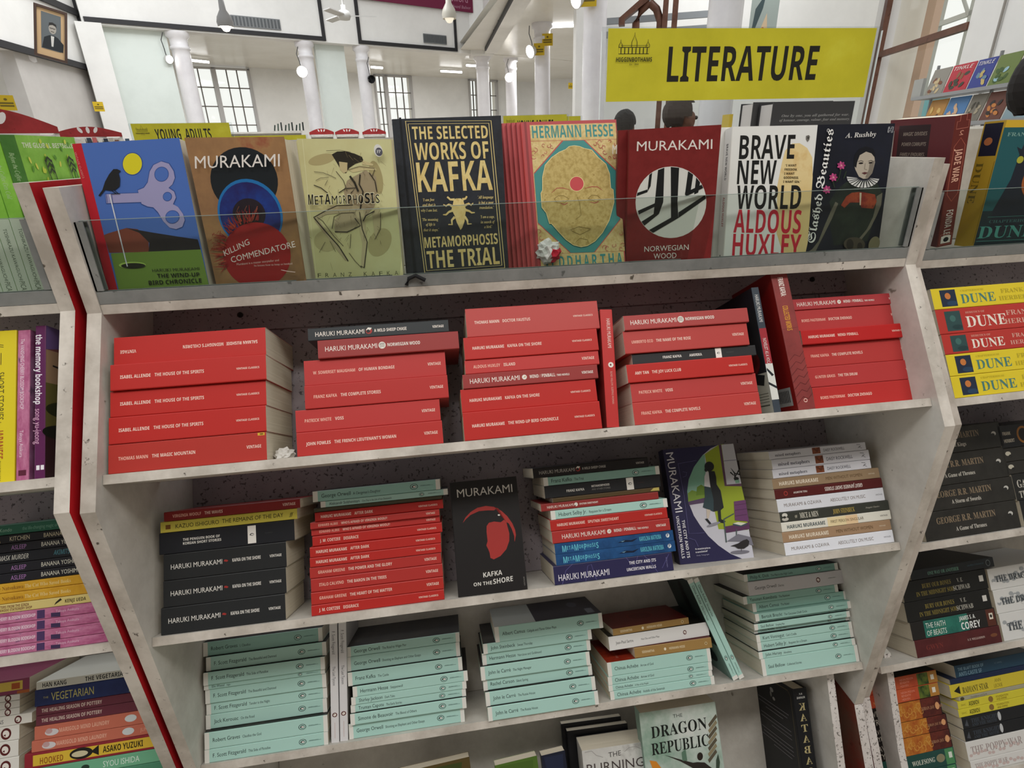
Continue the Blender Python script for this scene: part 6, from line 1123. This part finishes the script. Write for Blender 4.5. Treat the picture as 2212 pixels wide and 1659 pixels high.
# air grilles, banner, portrait, notices
for u0, u1, lab in ((2.62, 3.42, 'grey air grille beside the lit pendant lamp'), (6.22, 6.75, 'dark air grille on the right white panel')):
    r = empty('air_grille', HALL @ Matrix.Translation((u0, 11.628, 2.03)), lab, 'vent', 'wall grilles'); m = MB(); m.box((0, -.02, 0), (u1-u0, 0, .16), M('#7d7f80')); m.build('grille_frame', r)
    m = MB()
    for q in range(14): xx = (u1-u0)*(q+.5)/14; m.box((xx-.014, -.026, .015), (xx+.014, -.0205, .145), M('#55585a'))
    m.build('grille_slats', r)
r = empty('air_grille', CW @ Matrix.Translation((1.05, -.002, 2.06)), 'small dark air grille on the slanting corner wall', 'vent', 'wall grilles'); m = MB(); m.box((0, -.02, 0), (.34, 0, .16), M('#6d6f70')); m.build('grille_frame', r)
m = MB(); m.box((4.9, 11.56, 2.64), (7.4, 11.59, 3.9), M('#6d1a3c', .55)); F = Face(m, lambda x, y, k: (x, 11.56-k, y), .001)
F.text('The pen is mightier than the sword', (5.0, 2.78), (7.28, 2.80), .115, '#b98a9c', 's'); F.text('Edward Bulwer', (6.85, 2.685), (7.34, 2.69), .055, '#a87a8c', 'e')
o = m.build('banner', None, HALL); tag(o, 'maroon cloth banner with pale lettering at the top of the hall wall', 'banner')
r = empty('framed_portrait', facing(-27.35, 7.05, 9.2) @ Matrix.Rotation(rad(15), 4, 'Y') @ Matrix.Translation((-.14, 0, -.03)), 'old brown framed portrait photograph of a man in a dark suit', 'picture')
m = MB(); W_, H_ = .30, .54
for a, b in (((0, -.02, 0), (.025, .01, H_)), ((W_-.025, -.02, 0), (W_, .01, H_)), ((.025, -.02, 0), (W_-.025, .01, .025)), ((.025, -.02, H_-.025), (W_-.025, .01, H_))): m.box(a, b, M('#46332a', .5))
m.build('frame', r); m = MB(); m.box((.0255, -.004, .0255), (W_-.0255, .008, H_-.0255), M('#c2a27a', .7)); m.build('mount', r)
m = MB(); m.box((.065, -.0065, .10), (W_-.06, -.0045, H_-.06), M('#5f6466', .5)); F = Face(m, lambda x, y, k: (x, -.0065-k, y), .0003)
F.poly([(.07, .105), (.26, .105), (.265, .19), (.215, .245), (.18, .26), (.14, .255), (.09, .22)], '#23272a'); F.poly([(.15, .25), (.18, .25), (.172, .14), (.155, .14)], '#c9c6c0'); F.ell(.165, .325, .034, .052, '#a39c92'); F.poly([(.13, .34), (.135, .385), (.165, .395), (.198, .38), (.2, .345), (.19, .36), (.165, .368), (.14, .358)], '#2a2826'); F.rect(.139, .329, .191, .336, '#3a3632'); F.ell(.152, .33, .009, .007, '#6a645c'); F.ell(.178, .33, .009, .007, '#6a645c'); F.line([(.15, .297), (.18, .297)], .006, '#4a443e')
m.build('photograph', r)
def notice(az, el, D, wd, lab, turn=0):
    m = MB(); X = facing(az, el, D, turn); m.box((0, -.004, 0), (wd, 0, wd), M('#c9a91e', .6)); F = Face(m, lambda x, y, k: (x, -.004-k, y), .0005)
    for q in (.24, .42): F.rect(.1*wd, q*wd, .9*wd, (q+.11)*wd, '#6a5a14')
    F.ell(.5*wd, .72*wd, .1*wd, .08*wd, '#6a5a14'); o = m.build('notice', None, X); tag(o, lab, 'notice', 'small yellow notices')
notice(-25.6, 3.5, 10.3, .12, 'yellow notice on the left wall above a red crown', 5); notice(-31.2, 3.5, 7.0, .12, 'yellow notice cut by the left frame edge'); notice(11.25, 8.3, 11.06, .18, 'upper yellow notice taped on the pillar'); notice(10.5, 7.6, 10.95, .18, 'lower yellow notice tucked beside the pillar floodlight'); notice(14.4, 11.0, 7.1, .19, 'yellow notice on the nearest pillar at the top of the frame'); notice(13.6, 4.9, 14, .12, 'small yellow notice hanging between the pillars', 40)
# lamps
def pendant(az, el_b, D, lab, lit):
    b = at(az, el_b, D); r = empty('pendant_lamp', Matrix.Translation(b), lab, 'lamp', 'pendant lamps'); s = D*.0105
    m = MB(); m.lathe([(.95*s, .55*s), (1.05*s, 1.1*s), (.9*s, 1.7*s), (.42*s, 2.5*s), (.32*s, 3.9*s), (.0, 3.95*s)], M('#8e8c8a', .4) if lit else M('#b9b4a8', .4)); m.build('lamp_shade', r)
    m = MB(); m.lathe([(0, 0), (.35*s, .1*s), (.62*s, .5*s), (.8*s, 1.0*s), (.0, 1.5*s)], M('#fff6e2', .3, emit=9 if lit else .6)); m.build('bulb', r)  # bulb of the unlit lamp is given a faint glow too
    m = MB(); m.tube([(0, 0, 3.9*s), (0, 0, 3.9*s+2.2)], .012, M('#6a6866')); m.build('rod', r)
pendant(-15.15, 9.25, 6.2, 'lit bell pendant lamp at the top left', True); pendant(3.15, 10.15, 8.5, 'unlit pale pendant lamp before the maroon banner', False)
def flood(az, el, D, lab, turn=0, s=.09, lit=True):
    r = empty('flood_lamp', facing(az, el, D, turn) @ Matrix.Rotation(rad(18), 4, 'X'), lab, 'lamp', 'pillar floodlights')
    Y2Z = Matrix.Rotation(rad(90), 4, 'X'); m = MB(); m.lathe([(0, -.10), (s*.7, -.09), (s*1.05, -.01), (s*1.05, 0), (s*.96, .0)], M('#d6d4d0' if lit else '#2a2a2c', .4)); m.build('housing', r, Y2Z)
    if lit: m = MB(); m.lathe([(0, .004), (s*.6, .003), (s*.96, -.001)], M('#fffaf0', .3, emit=14)); m.build('lens', r, Y2Z)
    m = MB(); m.tube([(0, .08, .02), (-.02, .10, .14), (-.05, .11, .25), (-.01, .12, .36)], .007, M('#4a4a4a')); m.build('cable', r)
flood(-9.82, 6.55, 11.6, 'glowing floodlight on the pillar right of the left window'); flood(10.15, 7.9, 10.9, 'oval floodlight beside the yellow pillar notices', -50, .1); flood(8.25, 5.95, 14.6, 'bright floodlight low on the pillar near the corner', 0, .1); flood(14.15, 11.5, 7.1, 'floodlight at the very top on the nearest pillar', -50, .08); flood(-19.7, 7.2, 11.8, 'small white floodlight left of the first pillar', 30, .06, True); flood(-4.05, 6.0, 12.6, 'black unlit floodlight beside the second window', 20, .07, False)
r = empty('ceiling_fan', Matrix.Translation(at(-5.75, 10.65, 9.0)), 'white three-bladed ceiling fan between the wall panels', 'fan'); m = MB(); m.lathe([(0, -.05), (.07, -.045), (.09, 0), (.07, .05), (.03, .07), (.03, .12), (0, .12)], M('#cfcdc9')); m.build('motor', r)
m = MB(); m.tube([(0, 0, .1), (0, 0, .7)], .014, M('#c4c2be')); m.build('rod', r)
for a in (6, 126, 246): m = MB(); m.box((.08, -.05, -.006), (.42, .05, .006), M('#c9c7c4'), Matrix.Rotation(rad(a), 4, 'Z') @ Matrix.Rotation(rad(10), 4, 'X')); m.build('blade', r)
for az, el, D, ln, tn, lab in ((3.05, 6.52, 16.4, .62, 30, 'ceiling tube light before the far white wall'), (13.35, 9.7, 11.4, .58, 0, 'ceiling tube light left of the nearest pillar'), (5.0, 6.95, 15.2, .35, 30, 'short ceiling tube light beside the corner pillar'), (-17.6, 7.15, 14.8, .4, 30, 'ceiling tube light behind the first pillar'), (-3.5, 6.9, 15.2, .3, 30, 'ceiling tube light behind the third pillar')):
    r = empty('tube_light', facing(az, el, D, tn), lab, 'lamp', 'ceiling tube lights'); m = MB(); m.box((-ln/2, -.03, .02), (ln/2, .03, .05), M('#e4e2de')); m.build('fitting', r); m = MB(); m.tube([(-ln/2, 0, 0), (ln/2, 0, 0)], .022, M('#ffffff', .3, emit=8)); m.build('tube', r)
# wooden stair screen, wall bars and poster above the big sign
X = facing(21, 0, 8.0)
def pl(az, el): return (8.0*math.tan(rad(az-21)), 8.0*math.tan(rad(el)))
r = empty('wooden_stair_screen', X, 'dark brown arched wooden stair bracket and posts above the yellow sign', 'woodwork')
m = MB(); m.prism([pl(17.9, 9.5), pl(17.9, 10.0), pl(19.9, 11.4), pl(21.0, 13), pl(22.1, 13), pl(22.1, 12), pl(20.9, 11.6), pl(20.2, 11.0), pl(18.4, 9.9), pl(18.4, 9.5)], -.06, .06, BROWN, 'y'); m.build('bracket', r)
m = MB()
for (a, b) in ((19.35, 'l'), (21.4, 'r')): m.tube([(pl(a, 8)[0], 0, pl(a, 8)[1]), (pl(a, 9.6)[0], 0, pl(a, 9.6)[1]), (pl(20.35+(a-20.35)*.62, 10.5)[0], 0, pl(20.3, 10.5)[1]), (pl(20.4, 11.0)[0], 0, pl(20.4, 11.0)[1])], .045, BROWN)
m.build('arch', r)
for a in (21.75, 22.55): m = MB(); m.box((pl(a-.22, 0)[0], -.07, FLOOR-CAM.z), (pl(a+.22, 0)[0], .07, 2.3), BROWN); m.build('post', r)
for h in (1.30, 1.45): m = MB(); m.box((-.7, .5, h), (.7, .55, h+.07), M('#8b8f92')); tag(m.build('wall_rail', None, X), ['upper' if h > 1.4 else 'lower'][0]+' grey wall rail behind the wooden arch', 'rail')
r = empty('poster', facing(29.6, 9.2, 8.2), 'grey green framed poster right of the white pillar', 'picture'); m = MB(); m.box((-.15, 0, -.3), (.15, .02, .5), M('#9aa49e')); F = Face(m, lambda x, y, k: (x, -k, y), .001); F.poly([(-.13, -.25), (-.02, .1), (.0, .25), (-.1, .1)], '#3a4a4c'); F.poly([(-.05, -.28), (.05, -.1), (.03, .05), (-.02, -.1)], '#c9b090'); F.ell(.0, -.15, .03, .06, '#a84a2c'); m.build('print', r)
# comic rack along the window wall
def rwx(az, y):   # place along the window wall seen at a bearing, for a given stand-off
    d = Vector((math.sin(rad(az)), math.cos(rad(az)))); b = Vector((WO.x, WO.y))+y*RWY2; A_ = Vector((-WD.x, -WD.y)); c0 = Vector((CAM.x, CAM.y)); q = c0-b
    det = A_.x*(-d.y)-A_.y*(-d.x); return (q.x*(-d.y)-q.y*(-d.x))/det
RWY2 = Vector((WD.y, -WD.x)); RW1 = basis((WO.x, WO.y, CAM.z), -WD, Vector((WD.y, -WD.x, 0)), (0, 0, 1))
yr = -.55; xa, xb = rwx(41.6, yr), rwx(49.5, yr)
r = empty('comic_rack', RW1 @ Matrix.Translation((xa, yr, HF)), 'wire rack of comics along the window wall at the right', 'rack'); m = MB(); ln = xb-xa
for h in (.355, .09, -.2): m = MB(); m.box((-.1, -.03, h-HF), (ln, .16, h-HF+.012), M('#8f9192', .4, .5)); m.box((-.1, -.035, h-HF), (ln, -.03, h-HF+.03), M('#a4a6a8', .4, .5)); m.build('rack_shelf', r)
for x in (0, ln*.5, ln): m = MB(); m.box((x-.01, .1, 0), (x+.01, .12, .66-HF), M('#8f9192', .4, .5)); m.build('rack_post', r)
def comic(x0, x1, h, hh, col, draw, lab):
    X = RW1 @ Matrix.Translation((x0, yr-.015, h+.014)) @ Matrix.Rotation(rad(-12), 4, 'X'); wd = x1-x0
    o = empty('comic_book', X, lab, 'comic', 'comics on the rack'); m = MB(); m.box((0, 0, 0), (wd, .005, hh), M(col, .4)); F = Face(m, lambda x, y, k: (x*wd, -k, y*hh), .0004); draw(F); m.build('cover', o)
    m = MB(); m.box((.001, .0051, .001), (wd-.001, .009, hh-.002), PAGES); m.build('pages', o)
def blobs(c1, c2, seed, title=None, tc='#f2ede8'):
    def d(F):
        random.seed(seed)
        for q in range(9): F.ell(.2+.6*random.random(), .15+.5*random.random(), .12, .07, random.choice([c1, c2]), 180*random.random(), 12)
        if title: F.text(title, (.1, .80), (.92, .80), .12, tc, 'i')
    return d
tops = [41.9, 43.0, 44.4, 45.55, 46.9, 48.6]; info_ = [('#8f8a80', blobs('#7a4a34', '#c9b48a', 1), 'comic with brown figures, leftmost of the upper row'), ('#b82436', blobs('#3a3c2c', '#8a5a3c', 2, 'TINKLE'), 'red TINKLE comic on the upper row'), ('#2c3a8c', blobs('#c9b06a', '#6a8a9c', 3, 'TINKLE'), 'blue TINKLE comic on the upper row'), ('#6a7c3a', blobs('#9cc0cc', '#3f5a24', 4), 'green and pale blue comic on the upper row'), ('#7a4030', blobs('#c98a4a', '#d8cdb8', 5), 'brown comic at the right frame edge, upper row')]
for i in range(5): comic(rwx(tops[i], yr)+.012, rwx(tops[i+1], yr)-.012, .367, .235, *info_[i])
lows = [42.2, 43.3, 44.6, 45.6, 46.9, 48.4, 50.2]; inf2 = [('#b8843a', blobs('#4a2c1c', '#d8b46a', 6), 'orange brown comic, leftmost of the lower row'), ('#4a7cb0', blobs('#d8b08a', '#e4d0a4', 7), 'sky blue comic on the lower row'), ('#7a7468', blobs('#4a4438', '#a89c84', 8), 'grey brown comic on the lower row'), ('#6a3a2c', blobs('#c9803c', '#2c2420', 9), 'dark brown comic on the lower row'), ('#8aa0a8', blobs('#5a3c30', '#cfd8dc', 10), 'pale blue grey comic on the lower row'), ('#5c7a3c', blobs('#8fc0cc', '#34502a', 11, '7', '#e8e8e8'), 'green and blue comic, rightmost of the lower row')]
for i in range(6): comic(rwx(lows[i], yr)+.012, rwx(lows[i+1], yr)-.012, .102, .225, *inf2[i])
m = MB(); a0 = rwx(41.2, yr); m.box((a0-.02, yr-.02, .368), (a0+.16, yr+.01, .55), M('#a9a9a4')); tag(m.build('display_board', None, RW1), 'plain grey board at the left end of the comic rack', 'board')
m = MB(); xw = rwx(45.2, -.02); m.tube([(xw, -.02, -.6), (xw+.02, -.02, 1.5), (xw, -.02, 4)], .012, M('#9a948c')); tag(m.build('wall_pipe', None, RW1), 'thin grey pipe running up the wall above the comics', 'pipe')
# outside the right-hand window
m = MB(); m.box((-7.5, 3.2, HF-.4), (-2.0, 3.3, .95), M('#7cc4cf', .6)); tag(m.build('outdoor_hoarding', None, RW1), 'sky blue hoarding outside the right-hand window', 'hoarding')
r = empty('outdoor_gate', RW1 @ Matrix.Translation((-5.2, 2.4, HF)), 'pale grey lattice frame outside the right-hand window', 'gate'); m = MB()
for x in (.55, 1.5, 2.5): m.box((x, 0, 0), (x+.1, .06, 5.5), M('#b9bab4'))
for h in (3.3, 4.3): m.box((.4, 0, h), (3, .05, h+.08), M('#c4c4be'))
m.build('frame_bars', r); m = MB(); m.tube([(.6, .02, 3.3), (1.5, .02, 4.3), (2.5, .02, 3.3)], .03, M('#b4b4ae')); m.build('brace', r)

# ------------------------------------------------------------------ people half hidden behind the sign and at the right edge
def person(at_, yaw, height, shirt, trousers, skin, hair, label, stoop=0.0):
    s = height/1.72; V3 = {}; E_ = []; R_ = {}
    def v(n, x, y, z, r): V3[n] = Vector((x, y-stoop*max(0, z-1.0)*.9, z-stoop*max(0, z-1.0)*.25))*s; R_[n] = r*s
    def e(*ns):
        for a, b in zip(ns, ns[1:]): E_.append((a, b))
    v('pel', 0, 0, .95, .125); v('abd', 0, .0, 1.10, .115); v('chest', 0, .01, 1.28, .14); v('nb', 0, .0, 1.42, .075); v('neck', 0, -.01, 1.48, .052); v('jaw', 0, -.045, 1.545, .062); v('head', 0, -.025, 1.615, .082); v('crown', 0, -.015, 1.665, .06)
    v('nose', 0, -.118, 1.585, .014); v('brow', 0, -.085, 1.615, .03)
    e('pel', 'abd', 'chest', 'nb', 'neck', 'jaw', 'head', 'crown'); e('head', 'brow', 'nose')
    for q, sg in (('l', -1), ('r', 1)):
        v('ear'+q, sg*.085, -.015, 1.585, .016); e('head', 'ear'+q)
        v('sh'+q, sg*.175, 0, 1.38, .062); v('el'+q, sg*.225, .02, 1.10, .044); v('wr'+q, sg*.22, -.06, .86, .028); v('pm'+q, sg*.215, -.075, .79, .030)
        e('chest', 'sh'+q, 'el'+q, 'wr'+q, 'pm'+q)
        for i in range(4): f = i-1.5; v(f'k{q}{i}', sg*(.212+.004*i), -.085+f*.021, .735-.004*abs(f), .0095); v(f't{q}{i}', sg*(.20+.003*i), -.09+f*.02, .68+.006*abs(f), .008); e('pm'+q, f'k{q}{i}', f't{q}{i}')
        v('th'+q, sg*.19, -.115, .77, .011); v('tt'+q, sg*.18, -.13, .725, .009); e('pm'+q, 'th'+q, 'tt'+q)
        v('hip'+q, sg*.095, 0, .88, .09); v('kn'+q, sg*.105, -.01, .49, .058); v('an'+q, sg*.105, .02, .09, .04); v('toe'+q, sg*.12, -.12, .035, .034); e('pel', 'hip'+q, 'kn'+q, 'an'+q, 'toe'+q)
    names = list(V3); me = bpy.data.meshes.new('person'); me.from_pydata([V3[n] for n in names], [(names.index(a), names.index(b)) for a, b in E_], []); me.update()
    o = bpy.data.objects.new('person', me); COL.objects.link(o); sk = o.modifiers.new('skin', 'SKIN'); sk.use_smooth_shade = True
    for i, n in enumerate(names): d = me.skin_vertices[0].data[i]; d.radius = (R_[n]*(1.25 if n in ('chest', 'abd', 'pel') else 1), R_[n]); d.use_root = (n == 'pel')
    o.modifiers.new('sub', 'SUBSURF').levels = 2
    me2 = bpy.data.meshes.new_from_object(o.evaluated_get(bpy.context.evaluated_depsgraph_get())); bpy.data.objects.remove(o)
    for c_ in (skin, shirt, trousers, '#2c2622'): me2.materials.append(M(c_, .75))
    for p in me2.polygons:
        c = p.center/s; z = c.z; p.use_smooth = True; zz = z+stoop*max(0, z-1.0)*.3
        p.material_index = 0 if (zz > 1.45 or (abs(c.x) > .17 and z < .88)) else (3 if z < .09 else (2 if z < .96 else 1))
    X = Matrix.Translation(Vector((at_.x, at_.y, FLOOR))) @ Matrix.Rotation(rad(yaw), 4, 'Z'); o = bpy.data.objects.new('person', me2); COL.objects.link(o); o.matrix_world = X; tag(o, label, 'person')
    bm = bmesh.new(); bmesh.ops.create_uvsphere(bm, u_segments=24, v_segments=16, radius=1); hc = V3['head']+Vector((0, .022, .022))*s
    bmesh.ops.delete(bm, geom=[q for q in bm.verts if q.co.z < -.75 or (q.co.y < -.45 and q.co.z < .4) or (q.co.y < .1 and q.co.z < -.2)], context='VERTS')
    for q in bm.verts: q.co = hc+Vector((q.co.x*.098, q.co.y*.108, q.co.z*.108))*s*(1+.03*math.sin(q.co.x*23)*math.cos(q.co.y*19))
    hm_ = bpy.data.meshes.new('hair'); bm.to_mesh(hm_); bm.free(); hm_.materials.append(M(hair, .8)); h_ = bpy.data.objects.new('hair', hm_); COL.objects.link(h_); h_.parent = o
    bm = bmesh.new()
    for sg in (-1, 1): bmesh.ops.create_uvsphere(bm, u_segments=8, v_segments=6, radius=.012*s, matrix=Matrix.Translation(V3['head']+Vector((sg*.032, -.078, -.005))*s))
    em = bpy.data.meshes.new('eyes'); bm.to_mesh(em); bm.free(); em.materials.append(M('#2a211c', .3)); e_ = bpy.data.objects.new('eyes', em); COL.objects.link(e_); e_.parent = o
    return o
person(polar(18.8, 5.4, 0), 150, 1.67, '#d8d6d4', '#3a3c44', '#7a5240', '#1f1b1a', 'person in a white shirt seen from behind under the yellow sign')
person(polar(21.9, 3.9, 0), 100, 1.70, '#3f4650', '#2c2e34', '#6f4a3a', '#3a2f2a', 'person in a dark collared jacket bending under the yellow sign', .25)
person(polar(49.3, 2.1, 0), 60, 1.60, '#4a4440', '#2c2c30', '#6f4a3a', '#1d1816', 'person with dark hair cut off by the right frame edge')
